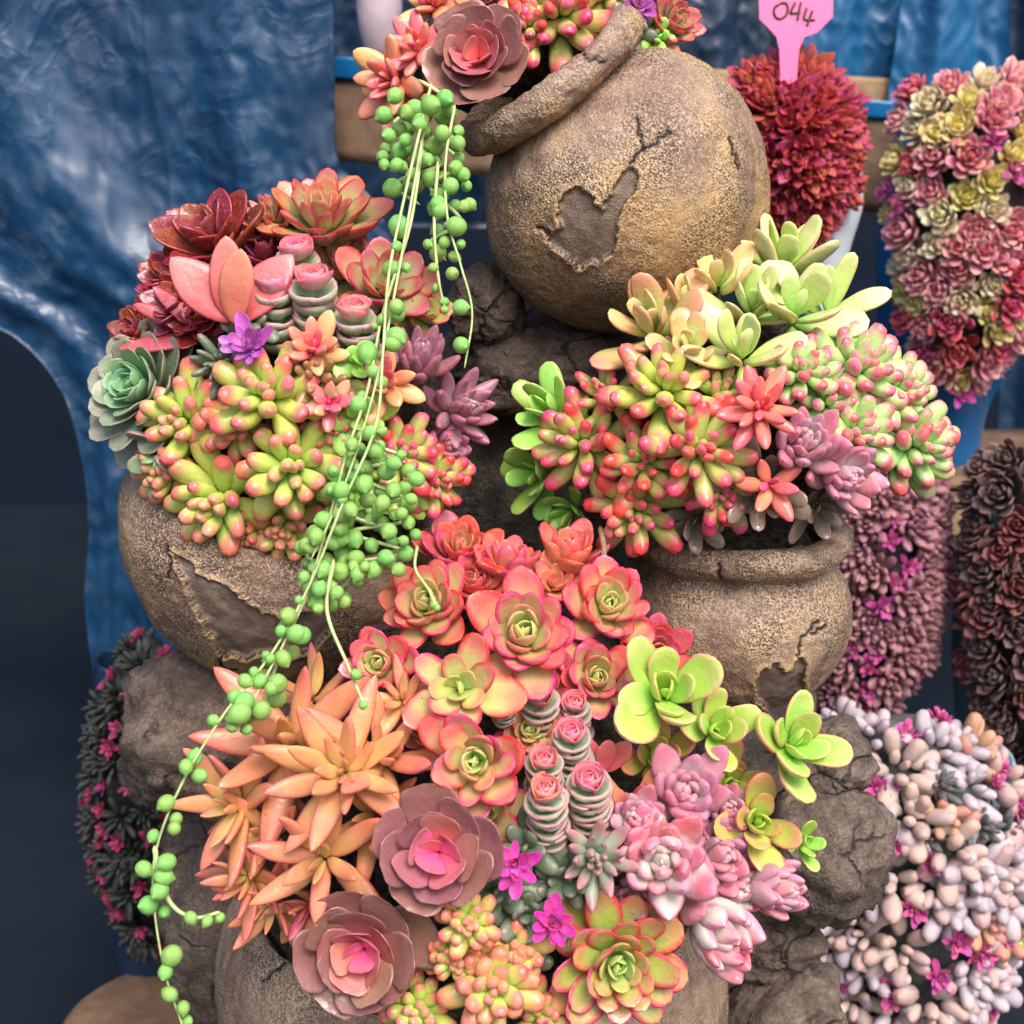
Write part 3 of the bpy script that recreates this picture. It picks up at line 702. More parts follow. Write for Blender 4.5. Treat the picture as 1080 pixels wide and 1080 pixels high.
plant('jellybean_succulent', 'paddle', 'fresh', 602, 538, 40, 'right', 'lowest plain green leaves under the outermost jellybean head', n=(-.6, -.4, .7), N=12, dd=.01, **PD)
plant('jellybean_succulent', 'jelly', 'jelly_red', 612, 468, 68, 'right', 'red-tipped jellybean head furthest out over the dark gap', n=(-.5, .12, .9), N=24, L=.98, W=.35, T=.31, **PD)
plant('jellybean_succulent', 'jelly', 'jelly', 700, 412, 70, 'right', 'uppermost green jellybean head with red tips below the blush paddle leaves', n=(-.1, .45, .95), N=24, L=.98, W=.35, T=.31, **PD)
plant('jellybean_succulent', 'jelly', 'jelly_red', 640, 420, 46, 'right', 'jellybean head with one long red shoot above the outermost head', n=(-.4, .4, .9), N=18, L=1.05, W=.32, T=.29, dd=.01, **PD)
plant('jellybean_succulent', 'jelly', 'jelly_red', 738, 474, 66, 'right', 'jellybean head with crimson tips beside the coral star', n=(.05, .05, 1), N=24, L=.98, W=.35, T=.31, dd=-.006, **PD)
plant('jellybean_succulent', 'jelly', 'jelly_red', 680, 488, 56, 'right', 'reddest jellybean head in the middle of the collared pot', n=(-.1, .1, 1), N=24, L=.98, W=.35, T=.31, **PD)
plant('jellybean_succulent', 'jelly', 'jelly_red', 670, 538, 62, 'right', 'red jellybean head drooping over the collar of the upright pot', n=(-.2, -.35, .95), N=24, L=.98, W=.35, T=.31, dd=-.004, **PD)
plant('star_succulent', 'fatstar', 'coralstar', 802, 430, 48, 'right', 'vivid coral star succulent in the middle of the collared pot', n=(0, .25, 1), N=18, W=.38, dd=-.016, **PD)
plant('star_succulent', 'fatstar', 'coralstar', 812, 512, 42, 'right', 'coral pink star succulent just above the collar', n=(.05, .1, 1), N=10, W=.44, dd=-.01, **PD)
plant('smoky_leaved_succulent', 'pebble', 'glassy', 800, 512, 62, 'right', 'smoky translucent leaves around the coral pink star', n=(.05, -.2, 1), N=14, W=.42, T=.14, dd=.006, **PD)
plant('jellybean_succulent', 'jelly', 'jelly_mint', 905, 388, 62, 'right', 'mint jellybean head with wine tips below the long curving leaf', n=(.3, .45, .85), N=28, **PD)
plant('jellybean_succulent', 'jelly', 'jelly_mint', 846, 392, 46, 'right', 'mint jellybean head with dark tips right above the lilac buds', n=(.05, .4, .95), N=24, **PD)
plant('jellybean_succulent', 'jelly', 'jelly_mint', 948, 412, 50, 'right', 'mint jellybean head with pale pink tips over the red bouquet', n=(.55, .25, .8), N=26, **PD)
plant('jellybean_succulent', 'jelly', 'jelly_mint', 903, 456, 52, 'right', 'mint jellybean head between the lilac buds and the outermost mint head', n=(.3, .1, .95), N=28, **PD)
plant('jellybean_succulent', 'jelly', 'jelly_mint', 966, 470, 62, 'right', 'outermost mint jellybean head hanging over the mauve bouquet', n=(.6, -.08, .8), N=32, **PD)
plant('lilac_bud_succulent', 'grapto', 'grapto', 848, 470, 54, 'right', 'closed lilac bud rosette under the coral star', n=(.05, .25, 1), N=30, W=.46, **PD)
plant('lilac_bud_succulent', 'grapto', 'grapto', 888, 502, 52, 'right', 'pale lilac bud rosette overhanging the collar', n=(.25, -.1, 1), N=30, W=.46, dd=-.006, **PD)

# --- big bottom pot: red rosettes
PR = dict(group=G_LOW)
plant('red_rosette', 'ech', 'red', 552, 672, 70, 'low', 'largest coral red rosette with green heart at the top of the bottom pot', n=(0, .35, .95), dd=-.02, N=32, **PR)
plant('red_rosette', 'ech', 'red', 640, 642, 56, 'low', 'coral red rosette touching the collared pot', n=(.15, .35, .9), dd=-.02, **PR)
plant('red_rosette', 'ech', 'red', 451, 640, 58, 'low', 'coral red rosette under the rim of the round pot', n=(-.1, .4, .9), dd=-.015, **PR)
plant('red_rosette', 'ech', 'red', 402, 702, 46, 'low', 'smaller red rosette beside the tip of a hanging strand', n=(-.2, .3, .95), dd=-.012, **PR)
plant('red_rosette', 'loose', 'red', 485, 727, 62, 'low', 'open red rosette with few wide leaves above the green-hearted one', n=(-.1, .3, .95), dd=-.018, N=14, **PR)
plant('red_rosette', 'ech', 'red', 501, 803, 66, 'low', 'red rosette with lime heart beside the pagoda stacks', n=(-.1, .15, 1), dd=-.014, N=28, **PR)
plant('red_rosette', 'loose', 'red', 512, 850, 52, 'low', 'red rosette peeping out behind the brown one', n=(0, 0, 1), dd=.008, **PR)
plant('red_rosette', 'ech', 'coral', 536, 600, 46, 'low', 'red rosette on a bare stalk seen from the side', n=(0, .93, .42), dd=-.005, N=22, eout=22, **PR)
plant('red_rosette', 'ech', 'coral', 600, 590, 52, 'low', 'highest coral rosette seen from the side beneath the collared pot', n=(.08, .88, .5), dd=-.012, N=24, eout=24, **PR)
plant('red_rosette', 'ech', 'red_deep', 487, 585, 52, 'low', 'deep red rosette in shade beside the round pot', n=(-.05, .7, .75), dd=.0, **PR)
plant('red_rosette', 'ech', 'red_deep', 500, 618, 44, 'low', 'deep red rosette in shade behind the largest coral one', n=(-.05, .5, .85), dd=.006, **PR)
plant('red_rosette', 'ech', 'red', 628, 716, 50, 'low', 'red rosette between the largest one and the lime rosette', n=(.1, .25, .95), dd=.006, **PR)
plant('red_rosette', 'loose', 'coral', 583, 618, 40, 'low', 'small pinkish rosette under the side-seen coral rosettes', n=(.05, .5, .85), dd=.0, **PR)
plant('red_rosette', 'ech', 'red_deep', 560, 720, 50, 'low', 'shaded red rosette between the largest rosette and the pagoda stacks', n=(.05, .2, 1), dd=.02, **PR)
# orange stars
PO = dict(group='orange star succulents in the bottom pot')
plant('orange_star_succulent', 'star', 'orange', 308, 782, 104, 'low', 'uppermost orange star with long leaves reaching across the rock', n=(-.15, .3, .95), dd=-.025, N=14, **PO)
plant('orange_star_succulent', 'star', 'orange', 362, 815, 86, 'low', 'orange star with tight green centre in the middle of the orange cluster', n=(-.05, .25, 1), dd=-.03, N=20, **PO)
plant('orange_star_succulent', 'star', 'orange', 250, 850, 76, 'low', 'outermost orange star leaning over the hanging strand', n=(-.6, .15, .8), dd=-.04, N=13, W=.34, **PO)
plant('orange_star_succulent', 'star', 'orange', 342, 905, 88, 'low', 'lower orange star touching the lowest brown rosette', n=(-.2, 0, 1), dd=-.025, N=13, **PO)
plant('orange_star_succulent', 'star', 'orange', 262, 925, 58, 'low', 'small yellowish star at the lower outer corner of the orange cluster', n=(-.5, -.1, .85), dd=-.03, N=18, **PO)
plant('orange_star_succulent', 'star', 'orange', 405, 800, 90, 'low', 'orange star with upright leaves beside the red rosettes', n=(.1, .55, .8), dd=-.01, N=12, W=.32, **PO)
plant('orange_star_succulent', 'star', 'orange', 425, 738, 46, 'low', 'small orange star under the smaller red rosette', n=(.0, .4, .9), dd=-.015, **PO)
plant('orange_star_succulent', 'star', 'orange', 330, 735, 66, 'low', 'orange star pointing up towards the round pot', n=(-.2, .75, .7), dd=-.01, N=10, **PO)
plant('orange_star_succulent', 'star', 'orange', 285, 880, 64, 'low', 'orange star filling the gap inside the orange cluster', n=(-.3, .1, .95), dd=-.018, N=14, **PO)
plant('pale_star_succulent', 'star', 'salmon', 325, 955, 60, 'low', 'pale salmon star leaves beside the lowest brown rosette', n=(-.35, -.45, .8), dd=-.012, N=9, W=.36, **PR)
# brown rosettes
plant('brown_rosette', 'brown', 'brown', 462, 898, 78, 'low', 'brown rosette with pink heart next to the magenta flower', n=(-.05, .15, 1), dd=-.02, group='brown rosettes in the bottom pot')
plant('brown_rosette', 'brown', 'brown', 384, 1000, 80, 'low', 'lowest brown rosette with pink heart hanging over the clay', n=(-.15, -.05, 1), dd=-.035, N=22, group='brown rosettes in the bottom pot')
# pagoda stacks
for x, y, R, H, l, dd in ((568, 738, 25, 66, 'pagoda stack at the back next to the open red rosette', 0), (606, 746, 21, 60, 'slim pagoda stack at the back by the salmon paddle leaf', .004),
                          (603, 778, 25, 60, 'pagoda stack in the middle of the bottom group', -.01), (574, 806, 24, 60, 'pagoda stack behind the tallest front one', -.014),
                          (576, 838, 27, 84, 'tallest pagoda stack at the front above the magenta flower', -.024), (622, 828, 28, 68, 'widest pagoda stack with the largest pink top', -.022),
                          (531, 742, 15, 30, 'tiny grey pagoda stack beside the red rosettes', -.004)):
    pagoda(x, y, R, H, 'low', l, dd=dd, n=(-.04, .72, .70))
plant('paddle_succulent', 'twolf', 'rosesalmon', 636, 815, 58, 'low', 'salmon paddle leaf standing behind the pagoda stacks of the bottom pot', n=(.05, .3, .95), azs=[80, 48, 120], L=.9, W=.44, b=.55, ein=45, eout=22, s0=.8, hs=-1, dd=.006, **PR)
plant('paddle_succulent', 'twolf', 'salmon', 668, 860, 66, 'low', 'salmon and olive leaves between pagoda stacks and lilac buds', n=(-.1, .45, .85), N=9, W=.34, dd=.006, **PR)
# flowers and pebbles
plant('magenta_flower', 'flower', 'magenta', 543, 912, 31, 'low', 'magenta flower in front of the tallest pagoda stack', n=(-.05, .25, 1), cat='flower', group='small pink and purple flowers', dd=-.022)
plant('magenta_flower', 'flower', 'magenta', 583, 974, 32, 'low', 'lower magenta flower among grey green pebble leaves', n=(.05, .2, 1), cat='flower', group='small pink and purple flowers', dd=-.024)
for x, y, R, l in ((555, 895, 44, 'grey green pebble leaves behind the upper magenta flower'), (524, 940, 42, 'grey green pebble leaves under the brown rosette'),
                   (555, 962, 46, 'grey green pebble leaves between the two magenta flowers'), (598, 925, 40, 'grey green pebble leaves below the pagoda stacks'), (548, 1005, 44, 'dark pebble leaves above the lowest jellybeans')):
    plant('pebble_leaved_succulent', 'pebble', 'pebble', x, y, R, 'low', l, n=(0, .15, 1), dd=-.004, group='grey green pebble leaved succulents', N=14)
# jellybeans at the bottom
PJ = dict(group=G_LOW, N=24, L=.86, W=.40, T=.37)
plant('jellybean_succulent', 'jelly', 'jelly_orange', 494, 972, 46, 'low', 'orange jellybean head just below the brown rosette', n=(0, .2, 1), dd=-.03, **PJ)
plant('jellybean_succulent', 'jelly', 'jelly_orange', 520, 1040, 66, 'low', 'largest orange jellybean head at the bottom edge', n=(0, .1, 1), dd=-.04, **PJ)
plant('jellybean_succulent', 'jelly', 'jelly', 442, 1066, 50, 'low', 'green jellybean head at the bottom edge by the brown rosette', n=(-.15, .15, 1), dd=-.04, **PJ)
plant('jellybean_succulent', 'jelly', 'jelly_orange', 570, 1072, 44, 'low', 'small jellybean head at the bottom edge under the green rosette', n=(.05, .15, 1), dd=-.035, **PJ)
plant('jellybean_succulent', 'jelly', 'jelly_orange', 480, 1010, 40, 'low', 'small jellybean head between the two orange ones', n=(-.1, .1, 1), dd=-.03, **PJ)
# green and red rosette, lime rosettes
plant('red_edged_rosette', 'sage', 'limered', 648, 1012, 84, 'low', 'large lime rosette with red edges at the bottom', n=(.1, -.02, 1), dd=-.03, N=44, W=.5, T=.16, **PR)
PL = dict(group='lime green rosettes along the bottom pot')
plant('lime_rosette', 'lime', 'lime', 700, 735, 74, 'low', 'biggest lime green rosette against the collared pot', n=(.05, .45, .9), dd=-.03, N=13, **PL)
plant('lime_rosette', 'lime', 'lime', 752, 772, 58, 'low', 'lime green rosette with orange outer leaves between its two neighbours', n=(.15, .35, .95), dd=-.035, **PL)
plant('lime_rosette', 'lime', 'lime', 834, 785, 68, 'low', 'lime green rosette reaching over the small rounded rock', n=(.35, .3, .85), d=.715, N=11, **PL)
plant('lime_rosette', 'lime', 'limeorange', 795, 868, 56, 'low', 'lime and orange rosette above the pink bud over the rock', n=(.2, .25, .95), dd=-.035, **PL)
plant('lime_rosette', 'lime', 'fresh', 846, 890, 34, 'low', 'tiny bright green rosette on the squarish rock', n=(.4, .3, .9), d=.725, N=9, **PL)
plant('lime_rosette', 'lime', 'limeorange', 690, 800, 54, 'low', 'olive and pink leaves behind the topmost lilac bud', n=(.05, .3, 1), dd=.004, **PL)
plant('lime_rosette', 'lime', 'limeorange', 768, 828, 46, 'low', 'orange-tinged leaves under the middle lime rosette', n=(.15, .2, 1), dd=-.006, **PL)
plant('paddle_succulent', 'twolf', 'salmon', 775, 925, 64, 'low', 'long salmon leaves between the lilac buds and the pink bud', n=(.3, .15, .9), N=7, W=.34, dd=-.012, **PR)
# lilac buds
PG = dict(group='lilac bud succulents in the bottom pot')
plant('lilac_bud_succulent', 'grapto', 'grapto', 720, 838, 65, 'low', 'uppermost lilac bud rosette below the biggest lime rosette', n=(.0, .3, .95), dd=-.025, **PG)
plant('lilac_bud_succulent', 'grapto', 'grapto_pale', 700, 905, 77, 'low', 'lilac bud rosette with white centre in the middle of the buds', n=(-.12, .15, 1), dd=-.03, **PG)
plant('lilac_bud_succulent', 'grapto', 'grapto_pale', 748, 972, 77, 'low', 'big white and pink bud pointing out over the clay', n=(.42, -.18, .85), dd=-.045, eout=42, N=24, **PG)
plant('lilac_bud_succulent', 'grapto', 'grapto', 808, 935, 56, 'low', 'small pink bud over the shaded brown rock', n=(.62, .02, .72), dd=-.05, eout=42, **PG)
plant('lilac_bud_succulent', 'grapto', 'grapto_grey', 628, 905, 50, 'low', 'grey green rosette with lilac tips beside the magenta flower', n=(.0, .15, 1), dd=-.02, N=24, W=.32, eout=5, **PG)
plant('lilac_bud_succulent', 'grapto', 'grapto', 755, 900, 58, 'low', 'lilac bud rosette behind the big white and pink bud', n=(.2, .1, 1), dd=-.012, **PG)
plant('lilac_bud_succulent', 'grapto', 'grapto', 668, 950, 46, 'low', 'small dusky lilac rosette above the large lime rosette', n=(-.05, .1, 1), dd=-.008, **PG)

plant('paddle_succulent', 'paddle', 'paddle_blush', 722, 326, 50, 'right', 'upright blush leaves between the cream cluster and the olive cluster', n=(-.1, .8, .7), dd=.016, N=8, **PD)
plant('paddle_succulent', 'paddle', 'paddle', 792, 330, 56, 'right', 'green paddle leaves between the olive cluster and the broad pale leaf', n=(-.05, .7, .8), dd=.012, **PD)
plant('jellybean_succulent', 'jelly', 'jelly', 760, 418, 48, 'right', 'small green jellybean head behind the coral star', n=(0, .4, .95), N=22, dd=.014, **PD)
plant('jellybean_succulent', 'jelly', 'jelly_mint', 872, 425, 46, 'right', 'small mint jellybean head above the upper lilac bud', n=(.15, .3, .95), N=22, dd=.006, **PD)
plant('jellybean_succulent', 'jelly', 'jelly_red', 760, 520, 46, 'right', 'small red jellybean head beside the coral pink star at the collar', n=(-.05, -.2, 1), N=24, dd=.006, **PD)
plant('crimson_rosette', 'echpt', 'crimson', 285, 275, 56, 'left', 'crimson rosette in shade behind the pagoda stacks', n=(-.1, .6, .8), dd=.026, group=G_LEFT)
plant('red_green_rosette', 'loose', 'redgreen', 362, 285, 50, 'left', 'olive red rosette in shade between pagoda stacks and strands', n=(.05, .6, .8), dd=.03, group=G_LEFT)
plant('jellybean_succulent', 'jelly', 'jelly_orange', 268, 560, 44, 'left', 'small orange jellybean head at the front lip of the round pot', n=(-.1, -.45, .9), dd=.004, group=G_LEFT)
plant('violet_rosette', 'grapto', 'violet', 470, 470, 40, 'left', 'dusky lilac rosette tucked under the one leaning over the gap', n=(.5, 0, .9), dd=.01, group=G_LEFT)
plant('red_rosette', 'ech', 'red', 560, 770, 46, 'low', 'red rosette sunk between the pagoda stacks', n=(0, .2, 1), dd=.02, group=G_LOW)
plant('red_rosette', 'ech', 'red', 450, 770, 46, 'low', 'red rosette half buried by the orange star leaves', n=(-.1, .2, 1), dd=.012, group=G_LOW)
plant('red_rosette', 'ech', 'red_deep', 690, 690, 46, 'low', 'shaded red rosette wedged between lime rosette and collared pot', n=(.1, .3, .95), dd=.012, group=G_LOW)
plant('red_edged_rosette', 'loose', 'limeorange', 640, 870, 46, 'low', 'olive rosette behind the grey green and lilac one', n=(0, .2, 1), dd=.012, group=G_LOW)
plant('lime_rosette', 'lime', 'limeorange', 730, 880, 52, 'low', 'pinkish olive rosette sunk among the lilac buds', n=(.1, .15, 1), dd=.014, group=G_LOW)
plant('orange_star_succulent', 'star', 'orange', 300, 840, 70, 'low', 'shaded orange star under the tight-centred one', n=(-.2, .2, 1), dd=.004, group=G_LOW)
plant('orange_star_succulent', 'star', 'orange', 395, 860, 64, 'low', 'shaded orange star beside the upper brown rosette', n=(-.05, .2, 1), dd=.004, group=G_LOW)
plant('jellybean_succulent', 'jelly', 'jelly_orange', 545, 1005, 46, 'low', 'orange jellybean head beside the large lime rosette', n=(0, .1, 1), dd=-.02, **PJ)
plant('jellybean_succulent', 'jelly', 'jelly', 600, 1085, 46, 'low', 'jellybean head cut by the bottom edge under the large lime rosette', n=(.05, .1, 1), dd=-.03, **PJ)

plant('jellybean_succulent', 'jelly', 'jelly', 182, 492, 56, 'left', 'green jellybean head at the outer lip under the sage rosette', n=(-.5, -.25, .85), dd=.004, group=G_LEFT)
plant('jellybean_succulent', 'jelly', 'jelly_orange', 300, 555, 48, 'left', 'orange jellybean head at the lip beside the pearls', n=(0, -.4, .95), dd=.002, group=G_LEFT)
plant('orange_star_succulent', 'star', 'orange', 288, 955, 62, 'low', 'lowest orange star lying over the rim of the biggest pot', n=(-.35, -.25, .9), dd=-.02, N=14, **PO)
plant('smoky_leaved_succulent', 'pebble', 'glassy', 862, 532, 44, 'right', 'smoky leaves under the pale lilac bud at the collar', n=(.2, -.3, .95), N=14, W=.42, T=.14, dd=.008, **PD)
plant('smoky_leaved_succulent', 'pebble', 'glassy', 735, 545, 44, 'right', 'smoky leaves at the collar below the crimson-tipped jellybeans', n=(0, -.3, .95), N=14, W=.42, T=.14, dd=.01, **PD)

plant('lilac_bud_succulent', 'grapto', 'grapto', 672, 862, 44, 'low', 'lilac bud rosette squeezed between pagoda stacks and the upper bud', n=(-.05, .25, 1), dd=-.012, **PG)
plant('lilac_bud_succulent', 'grapto', 'grapto_pale', 772, 940, 46, 'low', 'pale bud rosette between the white bud and the small pink bud', n=(.35, .1, .9), dd=-.026, **PG)
plant('lilac_bud_succulent', 'grapto', 'grapto', 765, 855, 42, 'low', 'lilac bud rosette beside the lime and orange rosette', n=(.1, .25, .95), dd=-.014, **PG)

plant('jellybean_succulent', 'jelly', 'jelly_red', 556, 28, 42, 'top', 'small jellybean head between the brown rosette and the topmost rim', n=(-.05, .1, 1), dd=.004, group=G_TOP)
plant('star_succulent', 'echpt', 'redgreen', 628, 40, 36, 'top', 'small red green rosette resting on the upper end of the topmost rim', n=(.1, .15, 1), dd=.012, group=G_TOP)
plant('star_succulent', 'fatstar', 'salmon', 455, 105, 36, 'top', 'small salmon star hanging below the topmost brown rosette among pearls', n=(-.3, -.3, .9), dd=.008, group=G_TOP)

plant('crimson_rosette', 'echpt', 'crimson', 186, 296, 50, 'left', 'crimson rosette half hidden by the red strap leaves', n=(-.4, .5, .8), dd=.008, group=G_LEFT)
plant('crimson_rosette', 'echpt', 'crimson', 214, 338, 42, 'left', 'small crimson rosette between strap leaves and sage rosette', n=(-.3, .4, .9), dd=.006, group=G_LEFT)

# dry twig under the collared pot
tb = at(632, 618, .735)
o = obj('dry_twig', tube([at(x, y, d) - tb for x, y, d in spline([(622, 628, .735), (634, 605, .737), (637, 580, .742), (633, 555, .75)], 24)], .0016, 7).build('dry_twig', M['twig']), None, tb)
tag(o, 'thin dry twig hanging below the red jellybeans of the collared pot', 'twig')


# ------------------------------------------------------------------ string of pearls
def pearl_mesh(seed):
    nu, nv = 16, 18
    th = np.linspace(.01, math.pi - .01, nu); ph = np.arange(nv) / nv * 2 * math.pi
    x = np.sin(th)[:, None] * np.cos(ph); y = np.sin(th)[:, None] * np.sin(ph); z = np.repeat(np.cos(th)[:, None], nv, 1)
    tip = np.clip((z - .90) / .10, 0, 1) ** 2 * .20
    z = z + tip
    v = np.stack([x * .96, y, z], -1).reshape(-1, 3)
    c = np.zeros((nu, nv, 4)); c[..., 0] = (1 - np.cos(th)[:, None]) / 2 * .7; c[..., 1] = np.clip(1 - np.abs(ph - math.pi) / .35, 0, 1)[None]; c[..., 2] = .2 + .2 * seed; c[..., 3] = 1
    mb = MB(); mb.add(v, gf(nu, nv)[:, ::-1], c.reshape(-1, 4))
    return mb.build('pearl', M['pearl'])
PEARLS = [pearl_mesh(i) for i in range(4)]
prn = random.Random(5)
def pearl(parent, pos, r):
    o = obj('pearl', PEARLS[prn.randrange(4)], parent, pos)
    dv = Vector((prn.uniform(-1, 1), prn.uniform(-1, .2), prn.uniform(-1, .3))).normalized()
    o.rotation_mode = 'QUATERNION'; o.rotation_quaternion = dv.to_track_quat('Z', 'Y')
    o.scale = (r, r, r * prn.uniform(1.0, 1.12))
    return o

def strand(plant_o, base, pts, rad, spec, nn=70):
    """pts: (px, py, depth); spec: list of (t, side px, radius px) pearls"""
    sp = spline(pts, nn)
    wp = [at(*p) - base for p in sp]
    s = obj('strand', tube(wp, rad * K * .72, 7, .6).build('strand', M['vine']), plant_o)
    mb_links = []
    for t, side, r in spec:
        side = math.copysign(min(abs(side), r * 1.05), side)
        p = sp[min(int(t * (nn - 1)), nn - 1)]
        pp = at(p[0] + side * .9, p[1] + r * .5, p[2] + prn.uniform(-.006, .004)) - base
        pearl(s, pp, r * prn.uniform(.60, .88) * K * p[2])
    return s

# strand centre lines (px, py, depth) and the pearls along them
def auto(n, t0, t1, r, sides=(-9, 9), jr=3):
    return [(t0 + (t1 - t0) * (i + prn.uniform(-.3, .3)) / max(n - 1, 1), prn.choice(sides) + prn.uniform(-4, 4), r + prn.uniform(-jr, jr)) for i in range(n)]

def sprig(parent, base, cx, cy, rx, ry, d, dj, n, r0, r1):
    """a tangled tuft of beads on one short wiry stem"""
    pts = [(cx + rx * .7 * math.sin(i * 2.1), cy - ry + 2 * ry * i / 6, d + .004) for i in range(7)]
    s = obj('strand', tube([at(*p) - base for p in spline(pts, 40)], 2.2 * K * d, 6).build('strand', M['vine']), parent)
    placed = []
    tries = 0
    while len(placed) < n and tries < 3000:
        tries += 1
        a, q = prn.uniform(0, 6.283), math.sqrt(prn.random())
        x, y = cx + rx * q * math.cos(a), cy + ry * q * math.sin(a)
        r = prn.uniform(r0, r1); z = d + prn.uniform(-dj, dj)
        P = at(x, y, z)
        if all((P - Q).length > (r + R2) * K * d * .84 for Q, R2 in placed):
            placed.append((P, r)); pearl(s, P - base, r * prn.uniform(.62, .92) * K * z)
    return s

b0 = at(450, 100, .745)
sop = empty('string_of_pearls', b0); tag(sop, 'string of pearls trailing from the topmost pot with one strand to the bottom edge', 'trailing plant', 'string of pearls plants')
strand(sop, b0, [(455, 88, .735), (440, 150, .725), (425, 215, .718), (410, 290, .70), (404, 370, .685), (396, 450, .675), (362, 530, .672), (325, 620, .672), (286, 690, .665), (235, 755, .65), (190, 830, .64), (164, 900, .64), (163, 960, .645), (175, 1030, .65), (194, 1086, .655)], 1.8,
       [(.24, 12, 14), (.27, 14, 15), (.36, -6, 12), (.415, -14, 11), (.44, 10, 10),
        (.545, 10, 13), (.57, 12, 14), (.60, 6, 12), (.605, -22, 11), (.62, -8, 13), (.635, 12, 14), (.648, -12, 11), (.70, 12, 12), (.76, 22, 11), (.795, 20, 13), (.815, 24, 12), (.83, 8, 12), (.852, -6, 12), (.86, 15, 11), (.905, 16, 13), (.925, 2, 11), (.945, 0, 10), (.972, 14, 10), (.988, 14, 9)] + auto(13, .50, .80, 10, (-13, -8, 8, 13)) + auto(4, .3, .5, 10), 110)
strand(sop, b0, [(446, 150, .738), (432, 240, .722), (404, 330, .70), (388, 410, .688), (365, 480, .68), (345, 555, .678), (318, 640, .674), (276, 722, .66), (250, 770, .652)], 1.9,
       [(.12, -14, 14), (.18, -8, 13), (.25, 16, 13), (.31, -10, 14), (.36, 12, 12), (.40, -8, 14), (.52, -12, 11), (.60, 10, 12), (.70, -14, 11), (.74, 14, 13), (.79, 14, 12), (.83, -10, 11), (.87, 14, 14), (.90, -14, 13), (.93, 12, 12), (.96, -16, 12), (.985, -12, 11)] + auto(9, .58, .98, 10, (-16, -10, 10, 16)) + auto(5, .2, .55, 9), 80)
strand(sop, b0, [(480, 110, .742), (470, 170, .735), (472, 230, .73), (486, 280, .727), (498, 330, .725), (490, 388, .722)], 1.8,
       [(.1, -10, 13), (.22, 12, 12), (.34, -9, 12), (.42, 10, 13), (.5, 12, 9), (.62, -11, 11), (.76, -12, 12), (.9, -10, 12)], 50)
strand(sop, b0, [(462, 170, .738), (458, 235, .732), (462, 290, .73), (470, 330, .728)], 2.2,
       [(.25, 6, 12), (.45, -8, 9), (.6, -4, 8), (.75, -4, 7), (.88, 2, 6), (.97, 0, 6)], 40)
strand(sop, b0, [(163, 892, .64), (168, 925, .641), (182, 955, .642), (205, 968, .642), (232, 962, .643)], 2.8, [(.62, 14, 10), (.86, 4, 9), (.97, 6, 9)], 40)
strand(sop, b0, [(352, 590, .678), (345, 645, .672), (366, 700, .662), (386, 748, .655)], 2.4, [(.05, -12, 12), (.2, 10, 11), (.3, -10, 10), (.72, 10, 7), (.97, 0, 6)], 40)
strand(sop, b0, [(450, 120, .74), (436, 200, .725), (418, 300, .70), (400, 390, .686), (378, 470, .678), (352, 540, .676), (328, 590, .674)], 1.7, auto(7, .3, .95, 9), 70)
sprig(sop, b0, 442, 150, 42, 66, .748, .02, 40, 9, 13)
sprig(sop, b0, 470, 215, 26, 60, .742, .012, 14, 9, 12)

b1 = at(405, 520, .71)
sop2 = empty('string_of_pearls', b1); tag(sop2, 'dense green pearls spilling over the lip of the round left pot', 'trailing plant', 'string of pearls plants')
sprig(sop2, b1, 396, 512, 46, 42, .69, .012, 30, 9, 13)
sprig(sop2, b1, 398, 572, 48, 34, .692, .012, 24, 9, 13)
sprig(sop2, b1, 345, 600, 34, 46, .69, .01, 20, 9, 13)
strand(sop2, b1, [(440, 575, .70), (438, 600, .698), (452, 622, .694), (460, 640, .69)], 2.0, [(.9, 0, 7), (.99, 2, 6)], 30)
strand(sop2, b1, [(330, 620, .685), (305, 665, .68), (285, 720, .672), (270, 760, .665)], 2.4, [(.1, 10, 12), (.3, -8, 12), (.45, 12, 13), (.6, -10, 12), (.75, 12, 13), (.9, -14, 12)], 40)


